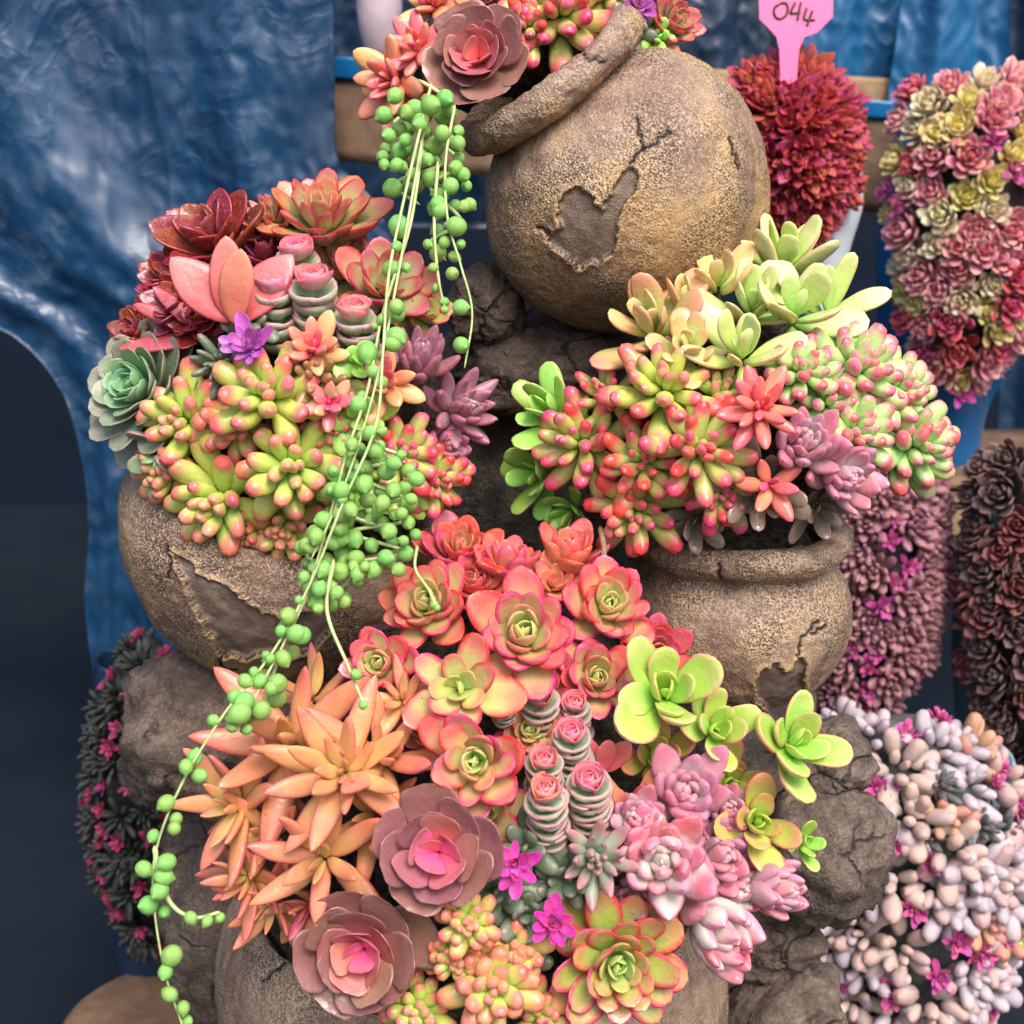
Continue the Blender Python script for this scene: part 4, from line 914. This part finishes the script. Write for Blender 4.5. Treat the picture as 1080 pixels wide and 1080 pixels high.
# ------------------------------------------------------------------ background
def tarpmat(name, c1, c2, sheen, sheen_amt, rough=.28, scale=1.0, bump=.5):
    m, nt, b = new_mat(name); g = NT(nt); co = g.coord()
    mp = g.n('ShaderNodeMapping'); g.put(mp.inputs[0], co)
    mp.inputs['Scale'].default_value = (1.0, 1.0, .13); mp.inputs['Rotation'].default_value = (0, .12, 0)
    st = mp.outputs[0]
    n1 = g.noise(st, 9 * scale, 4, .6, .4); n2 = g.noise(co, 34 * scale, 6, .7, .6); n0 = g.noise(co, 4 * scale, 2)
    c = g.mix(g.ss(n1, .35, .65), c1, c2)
    # pale highlight smears painted into the film colour
    dm = g.math('MULTIPLY', g.math('MULTIPLY', g.ss(n1, .45, .66), g.ss(n2, .46, .66)), g.math('MULTIPLY', g.ss(n0, .35, .6), sheen_amt))
    c = g.mix(dm, c, sheen)
    g.put(b.inputs['Base Color'], c)
    g.put(b.inputs['Roughness'], g.math('ADD', rough - .08, g.math('MULTIPLY', n2, .25)))
    b.inputs['Specular IOR Level'].default_value = .6
    def ridge(vec, sc_, pw):
        r_ = g.math('SUBTRACT', 1.0, g.math('MULTIPLY', g.math('ABSOLUTE', g.math('SUBTRACT', g.noise(vec, sc_ * scale, 2, .5, 1.0), .5)), 4.0))
        return g.math('POWER', g.math('MAXIMUM', r_, 0.0), pw)
    gate = g.ss(g.noise(co, 6 * scale, 2), .42, .6)
    cr = g.math('MULTIPLY', g.math('ADD', ridge(co, 16, 5.0), g.math('MULTIPLY', ridge(co, 38, 4.0), .45)), gate)
    h = g.math('ADD', g.math('MULTIPLY', cr, .4), g.math('ADD', g.math('MULTIPLY', ridge(st, 12, 3.0), 1.0), g.math('MULTIPLY', n1, .6)))
    g.put(b.inputs['Normal'], g.bump(h, bump, .012 / scale))
    return m
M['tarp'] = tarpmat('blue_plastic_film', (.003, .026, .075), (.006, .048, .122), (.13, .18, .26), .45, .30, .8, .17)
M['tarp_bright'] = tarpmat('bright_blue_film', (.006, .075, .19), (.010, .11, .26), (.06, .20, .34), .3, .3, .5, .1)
M['tarp_navy'] = tarpmat('navy_film', (.002, .012, .035), (.004, .026, .065), (.02, .08, .15), .3, .35, .5, .12)
M['wood'] = plainmat('weathered_board', (.105, .062, .038), (.19, .115, .07), 40, .75, .5, .002)
M['wood_pale'] = plainmat('pale_board', (.24, .155, .075), (.34, .235, .12), 40, .75, .5, .002)
M['wood_dark'] = plainmat('dark_board', (.12, .055, .03), (.20, .10, .055), 40, .75, .5, .002)
def glazemat(name, c1, c2, rough=.22):
    return plainmat(name, c1, c2, 14, rough, .12, .002, .5)
M['glaze_blue'] = glazemat('blue_glaze', (.004, .075, .21), (.008, .12, .30))
M['glaze_navy'] = glazemat('navy_glaze', (.006, .016, .04), (.012, .03, .07))
M['glaze_teal'] = glazemat('teal_glaze', (.05, .19, .24), (.10, .28, .33))
M['glaze_pale'] = glazemat('pale_blue_glaze', (.22, .38, .48), (.36, .50, .58))
M['glaze_grey'] = glazemat('grey_blue_glaze', (.10, .18, .23), (.18, .26, .30))
M['glaze_white'] = glazemat('white_glaze', (.36, .46, .54), (.55, .62, .66))
M['glaze_lilac'] = glazemat('lilac_glaze', (.34, .26, .32), (.5, .40, .45))
M['floor'] = plainmat('shade_dark_floor', (.002, .006, .014), (.006, .011, .019), 3, .6, .4, .004, .3)  # near-black colour stands in for the shade over the floor
M['back'] = plainmat('shadowy_backdrop', (.001, .005, .014), (.002, .008, .022), 3, .8, .2, .004, .2)

def board(name, corners, thick, mat, label, cat, group=None):
    """a plank face given by four points, with real thickness behind it"""
    a, b_, c_, d_ = [Vector(p) for p in corners]
    n = (b_ - a).cross(d_ - a).normalized()
    if n.dot(TOW) > 0: n = -n
    nu, nv = 24, 8
    o0 = (a + b_ + c_ + d_) / 4
    mb = MB(); v = []
    for k in (0, 1):
        for j in range(nv):
            for i in range(nu):
                s, t = i / (nu - 1), j / (nv - 1)
                p = (a * (1 - s) + b_ * s) * (1 - t) + (d_ * (1 - s) + c_ * s) * t
                w_ = .0012 * noise.noise(p * 30)
                v.append(p + n * (thick * k + (w_ if k == 0 else 0)) - o0)
    v = np.array([tuple(p) for p in v]); f = []
    N = nu * nv
    for k in (0, 1):
        for j in range(nv - 1):
            for i in range(nu - 1):
                q_ = [k * N + j * nu + i, k * N + j * nu + i + 1, k * N + (j + 1) * nu + i + 1, k * N + (j + 1) * nu + i]
                f.append(q_ if k else q_[::-1])
    for i in range(nu - 1):
        f.append([i, i + 1, N + i + 1, N + i]); q0 = (nv - 1) * nu
        f.append([q0 + i + 1, q0 + i, N + q0 + i, N + q0 + i + 1])
    for j in range(nv - 1):
        f.append([(j + 1) * nu, j * nu, N + j * nu, N + (j + 1) * nu]); e = nu - 1
        f.append([j * nu + e, (j + 1) * nu + e, N + (j + 1) * nu + e, N + j * nu + e])
    mb.add(v, np.array(f), np.ones((len(v), 4)))
    o = obj(name, mb.build(name, mat, False), None, o0)
    tag(o, label, cat, group)
    return o

# hanging film: grid between left and right edge curves, folded and crumpled
def film(name, left, right, Y, mat, label, folds, nu=150, nv=130, crumple=.004, group='blue plastic sheets hanging behind the plants', thick=.0012):
    L = spline(left, nu); R_ = spline(right, nu)
    front, back = [], []
    o0 = aty(*(L[0] + R_[0]) / 2, Y)
    for i in range(nu):
        for j in range(nv):
            s = j / (nv - 1); p = L[i] * (1 - s) + R_[i] * s
            y = 0.0
            for (amp, fr, ph, sl_) in folds:
                ang = fr * s * 6.283 + ph + sl_ * i / nu + 1.2 * noise.noise(Vector((s * 3, i / nu * 2, ph)))
                y += amp * (math.sin(ang) + .35 * math.sin(2 * ang + 1))
            q_ = Vector((p[0] / 90, p[1] / 120, Y))
            y += crumple * noise.noise(q_ * 2.2) + crumple * .6 * (abs(noise.noise(q_ * 5 + Vector((9, 0, 0)))) - .2) * 2
            front.append(aty(p[0], p[1], Y) + Vector((0, y, 0)) - o0)
    v = np.array([tuple(x) for x in front])
    v2 = np.concatenate([v, v + np.array([0, thick, 0])])
    f = grid_faces(nu, nv, False); N = nu * nv
    fs = [f, f[:, ::-1] + N]
    ed = [(i, i + 1, N + i + 1, N + i) for i in range(nv - 1)] + [(N + (nu - 1) * nv + i, N + (nu - 1) * nv + i + 1, (nu - 1) * nv + i + 1, (nu - 1) * nv + i) for i in range(nv - 1)]
    ed += [(N + i * nv, N + (i + 1) * nv, (i + 1) * nv, i * nv) for i in range(nu - 1)] + [(i * nv + nv - 1, (i + 1) * nv + nv - 1, N + (i + 1) * nv + nv - 1, N + i * nv + nv - 1) for i in range(nu - 1)]
    mb = MB(); mb.add(v2, np.concatenate(fs + [np.array(ed)]), np.ones((2 * N, 4)))
    o = obj(name, mb.build(name, mat), None, o0)
    tag(o, label, 'plastic sheet', group)
    return o

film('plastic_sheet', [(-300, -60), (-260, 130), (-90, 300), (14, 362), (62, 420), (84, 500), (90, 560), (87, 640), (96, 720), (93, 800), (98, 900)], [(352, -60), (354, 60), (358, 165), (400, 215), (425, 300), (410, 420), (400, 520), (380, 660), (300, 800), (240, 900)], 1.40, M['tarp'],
     'crumpled blue plastic sheet hanging in folds behind the round left pot', [(.014, 1.9, .4, .9), (.004, 4.3, 2, 1.6)])
film('plastic_sheet', [(320, -60), (320, 60), (320, 240)], [(520, -60), (520, 60), (520, 240)], 1.66, M['tarp_navy'], 'navy sheet above the brown board behind the salmon star', [(.006, 1.5, 1.4, .5)], 50, 50, .004)
film('plastic_sheet', [(690, -60), (690, 20), (690, 100)], [(846, -60), (842, 20), (838, 110)], 1.63, M['tarp_navy'], 'navy sheet behind the pink number tag', [(.006, 1.5, .4, .5)], 60, 50, .004)
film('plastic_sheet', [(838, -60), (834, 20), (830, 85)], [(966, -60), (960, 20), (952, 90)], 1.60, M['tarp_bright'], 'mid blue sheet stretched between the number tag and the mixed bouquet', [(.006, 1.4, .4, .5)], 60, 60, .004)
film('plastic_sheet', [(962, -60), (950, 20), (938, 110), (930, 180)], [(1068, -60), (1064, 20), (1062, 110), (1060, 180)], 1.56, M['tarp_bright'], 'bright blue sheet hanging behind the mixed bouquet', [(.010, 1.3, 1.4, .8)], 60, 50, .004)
film('plastic_sheet', [(1055, -60), (1058, 300), (1050, 600)], [(1180, -60), (1180, 300), (1180, 600)], 1.64, M['tarp_navy'], 'dark navy sheet at the edge behind the mixed bouquet', [(.008, 1.6, 1.4, .8)], 60, 30, .004)

# backdrop and floor
fl = bpy.data.meshes.new('floor'); s_ = 6
fl.from_pydata([(-s_, -1.5, 0), (s_, -1.5, 0), (s_, 6, 0), (-s_, 6, 0)], [], [(0, 1, 2, 3)]); fl.materials.append(M['floor'])
tag(obj('floor', fl), kind='structure')
bk = bpy.data.meshes.new('background')
bk.from_pydata([(-s_, 2.6, 0), (s_, 2.6, 0), (s_, 2.6, 3), (-s_, 2.6, 3)], [], [(0, 1, 2, 3)]); bk.materials.append(M['back'])
tag(obj('background', bk), kind='structure')

# shelves
def fr(x0, y0, x1, y1, x2, y2, x3, y3, Y): return [aty(x0, y0, Y), aty(x1, y1, Y), aty(x2, y2, Y), aty(x3, y3, Y)]
board('wooden_shelf', fr(340, 168, 1000, 232, 1000, 128, 340, 82, 1.50), .02, M['wood'], 'brown wooden shelf board running behind the topmost pot', 'shelf')
board('shelf_edging', fr(340, 82, 1000, 130, 1000, 112, 340, 58, 1.495), .03, M['glaze_blue'], 'blue plastic strip along the top of the upper board', 'edging')
board('wooden_batten', fr(700, 96, 960, 116, 960, 84, 700, 70, 1.58), .02, M['wood_pale'], 'pale wooden batten between the red bush and the mixed bouquet', 'batten')
Ys = 1.30
za, zb = aty(1000, 512, Ys), aty(1000, 512, Ys)
zt = aty(1000, 516, Ys).z
x0, x1 = aty(820, 516, Ys).x, aty(1190, 516, Ys).x
board('wooden_shelf', [(x0, Ys, zt), (x1, Ys, zt), (x1, Ys + .22, zt), (x0, Ys + .22, zt)], -.006, M['wood'], 'flat grey brown shelf top carrying the mixed bouquet vase', 'shelf')
board('wooden_shelf', fr(820, 606, 1190, 606, 1190, 520, 820, 520, Ys + .004), .02, M['wood_pale'], 'yellowish front plank of the shelf under the mixed bouquet vase', 'shelf')
board('wooden_shelf', fr(930, 1034, 1190, 1034, 1190, 872, 930, 872, 1.22), .02, M['wood_dark'], 'red brown lower plank behind the pebble-leaved bouquet', 'shelf')
# round stool
q0 = Quaternion((1, 0, 0, 0))
o0 = aty(176, 1092, .93); s2 = K * depth_at(1092, .93)
st = obj('wooden_stool', lathe([(0, -60 * s2), (96 * s2, -58 * s2), (110 * s2, -30 * s2), (112 * s2, 0), (104 * s2, 16 * s2), (60 * s2, 20 * s2), (0, 20 * s2)], 120, 40, o0, q0, .0012, 31, M['wood'], 'wooden_stool'), None, o0)
tag(st, 'worn round wooden stool top low at the corner beside the hanging strand', 'stool')

# vases: rows (image row, half width px), turned about an upright axis
def vase(cx, rows, Y, mat, label, group='glazed vases behind the planter'):
    mid = rows[len(rows) // 2]
    o0 = aty(cx, mid[0], Y)
    prof = []
    for y, hw in rows:
        p = aty(cx, y, Y); prof.append((hw * K * depth_at(y, Y), p.z - o0.z))
    prof = prof[::-1]
    prof = [(0, prof[0][1])] + prof + [(prof[-1][0] * .86, prof[-1][1] - .002), (prof[-1][0] * .8, prof[-1][1] - .03)]
    o = obj('glazed_vase', lathe(prof, 72, 60, o0, q0, .0008, 40, mat, 'glazed_vase', fine=.0002), None, o0)
    tag(o, label, 'vase', group)
    return o

HEADS = {}
def head_mesh(kind, mat, key, n=3, res=(6, 6), **ov):
    if key not in HEADS:
        L_ = []
        for _ in range(n):
            kd = dict(KD[kind]); kd['hs'] = -1; kd.update(ov)
            L_.append(rosette(kd, 1.0, (M[mat],), res, 0.0, ('rosette', 'rosette'))[0])
        HEADS[key] = L_
    return HEADS[key]

brn = random.Random(21)
def bouquet(name, rows, Y, spacing, choose, label, cat, core_mat, jitter=.25, limit=100, rscale=.72, tilt=.25):
    """a rounded planting with one head per spot on its front half; rows: (image row, left px, right px)"""
    ys = [r[0] for r in rows]
    def lr(y): return np.interp(y, ys, [r[1] for r in rows]), np.interp(y, ys, [r[2] for r in rows])
    ymid = (ys[0] + ys[-1]) / 2
    l, r = lr(ymid); o0 = aty((l + r) / 2, ymid, Y)
    t = empty(name, o0); tag(t, label, cat, 'bouquets of succulents in vases')
    # core
    prof = []; cxm = (l + r) / 2
    for y, a, b in rows:
        prof.append((max((b - a) / 2 - spacing * .62, 1) * K * depth_at(y, Y), aty(cxm, y, Y).z - o0.z))
    prof = [(0, prof[-1][1])] + prof[::-1] + [(0, prof[0][1])]
    obj('soil', lathe(prof, 40, 40, o0, q0, .003, 50, M[core_mat], 'soil', fine=.001), t)
    pts = []
    for q_ in range(limit):
        best = None
        for tr in range(24):
            y = brn.uniform(ys[0], ys[-1]); a, b = lr(y); hw = (b - a) / 2
            if brn.random() > hw / max((r_[2] - r_[1]) / 2 for r_ in rows): continue
            th = brn.uniform(-1.42, 1.42); rx = math.sin(th); cz = math.cos(th)
            a2, b2 = lr(y + 8); slope = ((b2 - a2) / 2 - hw) / 8
            s = K * depth_at(y, Y); inset = spacing * .30
            P = aty((a + b) / 2, y, Y) + RT * (rx * (hw - inset) * s) + Vector((0, -1, 0)) * (cz * (hw - inset) * s)
            dmin = min([(P - Q[0]).length for Q in pts] + [9.0])
            if best is None or dmin > best[0]: best = (dmin, P, rx, cz, slope, s)
        if best is None: continue
        dmin, P, rx, cz, slope, s = best
        pts.append((P, (RT * rx + Vector((0, -1, 0)) * cz + Vector((0, 0, 1)) * (max(-.5, min(1.6, slope)) + tilt)).normalized(), s))
    for P, nrm, s in pts:
        pn, meshes, sc = choose()
        if 'flower' in pn: P = P + nrm * spacing * s * .38
        me = meshes[brn.randrange(len(meshes))]
        nn = (nrm + Vector((brn.uniform(-1, 1), brn.uniform(-1, 1), brn.uniform(-1, 1))) * jitter).normalized()
        o = obj(pn, me, t, P - o0, nn.to_track_quat('Z', 'Y') @ Quaternion((0, 0, 1), brn.uniform(0, 6.28)))
        k_ = spacing * s * rscale * sc * brn.uniform(.85, 1.15)
        o.scale = (k_, k_, k_)
    return t

def pick(opts):
    tot = sum(o_[3] for o_ in opts)
    acc = [0.0] * len(opts)
    def f():
        for i_, o_ in enumerate(opts): acc[i_] += o_[3] / tot * brn.uniform(.6, 1.4)
        i_ = acc.index(max(acc)); acc[i_] -= 1.0
        return opts[i_][:3]
    return f

BM = {}
M['b_red'] = leafmat('b_red', (.27, .014, .03), (.40, .035, .06), (.46, .05, .075), (.34, .04, .04), None, tp=(.2, .9), rough=.42, speck=.1)
M['b_yellow'] = leafmat('b_yellow', (.64, .52, .10), (.70, .60, .28), (.68, .52, .34), (.72, .58, .05), None, tp=(.4, 1.0), rough=.5)
M['b_pink'] = leafmat('b_pink', (.62, .10, .17), (.68, .30, .33), (.70, .44, .42), (.56, .03, .09), (.6, .07, .14), tp=(.5, 1.0), ep=(.5, 1.0), rough=.5)
M['b_wine'] = leafmat('b_wine', (.42, .012, .055), (.54, .05, .11), (.62, .20, .24), (.40, .012, .05), None, tp=(.5, 1.0), ep=(.5, 1.0), rough=.5)
M['b_cream'] = leafmat('b_cream', (.60, .52, .28), (.72, .61, .46), (.70, .50, .42), (.64, .56, .18), None, tp=(.4, 1.0), rough=.5)
M['b_mauve'] = leafmat('b_mauve', (.22, .10, .12), (.34, .15, .19), None, (.17, .07, .08), None, tp=(.4, 1.0), rough=.4)
M['b_dark'] = leafmat('b_dark', (.03, .03, .03), (.13, .055, .06), (.22, .15, .14), (.04, .04, .045), None, tp=(.5, 1.0), rough=.5)
M['b_darkred'] = leafmat('b_darkred', (.10, .02, .025), (.22, .05, .055), (.25, .14, .13), (.14, .01, .02), None, tp=(.5, 1.0), rough=.5)
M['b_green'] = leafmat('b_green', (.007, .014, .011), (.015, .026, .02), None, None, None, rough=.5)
M['b_moon'] = leafmat('b_moon', (.47, .37, .34), (.53, .34, .31), None, None, None, tp=(.3, 1.2), rough=.38, var=.3, speck=.1)
M['b_moonblue'] = leafmat('b_moonblue', (.40, .36, .42), (.47, .38, .42), None, None, None, tp=(.3, 1.2), rough=.38, var=.3, speck=.1)
M['b_moonpeach'] = leafmat('b_moonpeach', (.50, .30, .20), (.52, .24, .17), None, None, None, tp=(.3, 1.2), rough=.38, var=.3, speck=.1)
M['b_mag'] = leafmat('b_mag', (.50, .04, .24), (.55, .06, .30), None, (.60, .14, .36), None, rough=.5)
M['b_magdark'] = leafmat('b_magdark', (.36, .015, .09), (.42, .02, .12), None, (.5, .08, .2), None, rough=.5)
M['b_grey'] = leafmat('b_grey', (.06, .075, .075), (.10, .12, .12), None, None, None, rough=.5)

H = {}
H['red'] = head_mesh('echpt', 'b_red', 'red', 4, (6, 6), N=18, W=.42, ein=78, eout=25)
def hm(key, mat, **ov): H[key] = head_mesh('sage', mat, key, 3, (6, 6), **ov)
for k_ in ('yellow', 'pink', 'wine', 'cream', 'dark', 'darkred'): hm(k_, 'b_' + k_, N=30, W=.46, T=.14, L=1.0, eout=14, ein=86, bend=1.0, h=.30, a=.7, b=.42, jit=.7)
H['mauve'] = head_mesh('sage', 'b_mauve', 'mauve', 4, (6, 7), N=26, W=.34, T=.30, L=.86, eout=2, bend=.9, h=.32, a=.55, b=.36)
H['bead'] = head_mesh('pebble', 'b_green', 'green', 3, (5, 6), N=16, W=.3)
H['grey'] = head_mesh('pebble', 'b_grey', 'grey', 3, (5, 6), N=16, W=.3)
for k_ in ('moon', 'moonblue', 'moonpeach'): H[k_] = head_mesh('pebble', 'b_' + k_, k_, 4, (9, 9), N=11, L=.78, W=.44, T=.40, r0=.34, eout=4, ein=70, h=.3)
H['mag'] = head_mesh('flower', 'b_mag', 'mag', 3, (6, 6), N=20, W=.44)
H['magdark'] = head_mesh('flower', 'b_magdark', 'magdark', 3, (6, 6), N=20, W=.44)

vase(866, [(175, 36), (215, 40), (255, 32), (300, 24), (330, 22)], 1.19, M['glaze_white'], 'small white vase under the round dark red bush')
bouquet('red_bush', [(80, 794, 858), (98, 772, 880), (120, 758, 896), (160, 758, 898), (190, 768, 892), (220, 780, 876), (250, 805, 856)], 1.17, 30, pick([('rosette', H['red'], 1.25, 1)]),
        'round dark red succulent bush under the pink number tag', 'succulent bush', 'b_red', .25, 90, .84)
vase(1000, [(110, 66), (170, 78), (280, 82), (360, 70), (430, 46), (492, 37)], 1.40, M['glaze_blue'], 'tall blue vase behind the mixed yellow and pink bouquet')
bouquet('mixed_bouquet', [(92, 958, 1075), (115, 945, 1100), (160, 935, 1110), (220, 932, 1112), (290, 940, 1108), (340, 948, 1080), (380, 968, 1050), (412, 978, 1020)], 1.32, 34,
        pick([('yellow_rosette', H['yellow'], .9, 2.8), ('pink_rosette', H['pink'], 1.05, 4.4), ('wine_rosette', H['wine'], 1.0, 2.2), ('cream_rosette', H['cream'], .9, 3.2), ('purple_flower', H['mag'], .6, 1.2)]),
        'tall mixed bouquet of yellow, pink and wine rosettes in the blue vase', 'bouquet', 'b_dark', .06, 92, .86)
vase(938, [(520, 40), (560, 52), (620, 52), (690, 40), (760, 22), (800, 18)], 1.20, M['glaze_teal'], 'teal vase behind the mauve bead-leaved bouquet')
bouquet('mauve_bouquet', [(478, 900, 960), (500, 880, 985), (560, 870, 990), (620, 868, 986), (680, 862, 972), (730, 862, 950), (765, 868, 905)], 1.12, 30,
        pick([('bead_rosette', H['mauve'], 1.2, 4), ('magenta_flower', H['mag'], .46, 1.5)]), 'mauve brown bead-leaved bouquet with magenta flowers in the teal vase', 'bouquet', 'b_dark', .12, 70, 1.0)
vase(1062, [(520, 48), (570, 60), (620, 62), (700, 56), (790, 40), (840, 34)], 1.17, M['glaze_grey'], 'grey blue vase cut by the frame behind the dark bouquet')
bouquet('dark_bouquet', [(478, 1035, 1110), (510, 1022, 1130), (580, 1020, 1140), (660, 1018, 1140), (740, 1035, 1130), (800, 1045, 1110), (830, 1060, 1090)], 1.08, 29,
        pick([('dark_rosette', H['dark'], 1.0, 4), ('dark_red_rosette', H['darkred'], .95, 2)]), 'dark purple bouquet cut by the frame in the grey blue vase', 'bouquet', 'b_dark', .2, 55, 1.2)
vase(975, [(800, 70), (880, 86), (950, 84), (1040, 66), (1120, 46), (1180, 40)], .98, M['glaze_pale'], 'pale blue vase behind the pebble-leaved bouquet')
bouquet('pebble_leaved_bouquet', [(762, 890, 985), (785, 855, 1030), (830, 840, 1064), (880, 834, 1068), (940, 828, 1064), (1000, 832, 1050), (1060, 860, 1020), (1100, 880, 990)], .94, 40,
        pick([('pebble_leaves', H['moon'], 1.05, 2.6), ('bluish_pebble_leaves', H['moonblue'], 1.05, 3.2), ('peach_pebble_leaves', H['moonpeach'], .95, .8), ('magenta_flower', H['mag'], .40, 3.6), ('grey_leaves', H['grey'], .7, .4)]),
        'bouquet of pale pebble-like leaves dotted with magenta flowers in the pale blue vase', 'bouquet', 'b_grey', .22, 100, 1.12)
vase(165, [(700, 40), (800, 52), (900, 50), (985, 44), (1100, 42), (1200, 40)], 1.02, M['glaze_navy'], 'narrow navy vase behind the dark bouquet with crimson flowers')
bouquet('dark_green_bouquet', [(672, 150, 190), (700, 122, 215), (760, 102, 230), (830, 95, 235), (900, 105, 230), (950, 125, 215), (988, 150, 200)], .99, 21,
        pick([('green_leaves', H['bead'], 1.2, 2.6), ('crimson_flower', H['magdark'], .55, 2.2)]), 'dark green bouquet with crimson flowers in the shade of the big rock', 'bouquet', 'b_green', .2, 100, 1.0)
vase(400, [(-60, 18), (-30, 22), (0, 24), (30, 22), (58, 14)], 1.30, M['glaze_lilac'], 'pale lilac vase cut by the top edge behind the salmon star')
for (x, y, R_, l) in ((1080, 950, 15, 'bright green sprig at the edge beside the pebble-leaved bouquet'), (1082, 1000, 14, 'lower bright green sprig at the edge beside the pebble-leaved bouquet')):
    t = empty('green_sprig', at(x, y, 1.02)); tag(t, l, 'succulent', 'green sprigs at the edge')
    o = obj('leaves', head_mesh('pebble', 'fresh', 'fresh', 2)[0], t); k_ = R_ * K * 1.02
    o.scale = (k_, k_, k_); o.rotation_mode = 'QUATERNION'; o.rotation_quaternion = facing(0, .3, 1).to_track_quat('Z', 'Y')

# pink number tag stuck in the red bush
tz = 1.075
sg = K * tz
outl = [(800, -34), (880, -34), (878, 18), (862, 34), (848, 39), (843, 52), (838, 110), (830, 124), (824, 110), (822, 52), (819, 39), (812, 31), (801, 20)]
o0 = at(840, 10, tz)
tagm = plainmat('pink_plastic', (.72, .045, .22), (.76, .06, .26), 30, .35, .05)
ink = plainmat('black_ink', (.012, .01, .012), (.02, .018, .02), 60, .5, .05)
tg = empty('number_tag', o0); tag(tg, 'pink plastic tag with handwritten 044 stuck in the dark red bush', 'plant tag')
lean = .00
n_ = len(outl)
vs = [at(x, y, tz) - o0 for x, y in outl] + [at(x, y, tz + .0016) - o0 for x, y in outl]
fs = [tuple(range(n_))[::-1], tuple(range(n_, 2 * n_))] + [(i, (i + 1) % n_, n_ + (i + 1) % n_, n_ + i) for i in range(n_)]
me = bpy.data.meshes.new('plate'); me.from_pydata([tuple(v) for v in vs], [], fs); me.update(); me.materials.append(tagm)
obj('plate', me, tg)
strokes = [[(823, 4), (817, 8), (817, 16), (822, 20), (829, 16), (831, 8), (828, 3), (822, 4)],
           [(839, 2), (836, 8), (834, 14), (838, 14), (845, 13)], [(845, 2), (843, 10), (841, 22)],
           [(851, 8), (849, 14), (848, 20), (853, 21), (860, 21)], [(857, 11), (854, 19), (851, 28)]]
mb = MB()
for sk in strokes:
    b2 = tube([at(x, y, tz - .0004) - o0 for x, y in spline(sk, 26)], 1.5 * sg, 6)
    mb.add(b2.v[0], b2.f[0], b2.c[0])
obj('lettering', mb.build('lettering', ink), tg)


# ------------------------------------------------------------------ light, world, camera
w = bpy.data.worlds.new('World'); scene.world = w; w.use_nodes = True
nt = w.node_tree; nt.nodes.clear()
out = nt.nodes.new('ShaderNodeOutputWorld'); bgn = nt.nodes.new('ShaderNodeBackground'); sky = nt.nodes.new('ShaderNodeTexSky')
sky.sky_type = 'NISHITA'; sky.sun_disc = False
SUN_EL, SUN_AZ = math.radians(54), math.radians(158)   # compass-like: 180 = behind the camera
sky.sun_elevation = SUN_EL; sky.sun_rotation = SUN_AZ
sky.air_density = 1.0; sky.dust_density = 6.0; sky.ozone_density = 1.0
bgn.inputs['Strength'].default_value = .15
nt.links.new(sky.outputs[0], bgn.inputs[0]); nt.links.new(bgn.outputs[0], out.inputs[0])
sl = bpy.data.lights.new('sun', 'SUN'); sl.energy = 1.45; sl.angle = math.radians(30); sl.color = (1.0, .97, .93)
so = bpy.data.objects.new('sun', sl); COL.objects.link(so)
sd = Vector((math.sin(SUN_AZ) * math.cos(SUN_EL), math.cos(SUN_AZ) * math.cos(SUN_EL), math.sin(SUN_EL)))
so.rotation_euler = sd.to_track_quat('Z', 'Y').to_euler()
so.location = sd * 3

cam = bpy.data.cameras.new('camera'); co_ = bpy.data.objects.new('camera', cam); COL.objects.link(co_)
co_.location = CAM; co_.rotation_euler = (math.radians(90) - PITCH, 0, 0)
cam.sensor_width = 36; cam.angle = 2 * math.atan(540 * K)
cam.clip_start = .01; cam.clip_end = 60
cam.dof.use_dof = True; cam.dof.focus_distance = .73; cam.dof.aperture_fstop = 11.5
scene.camera = co_
scene.view_settings.view_transform = 'Standard'; scene.view_settings.look = 'None'
scene.view_settings.exposure = .75; scene.view_settings.gamma = 1
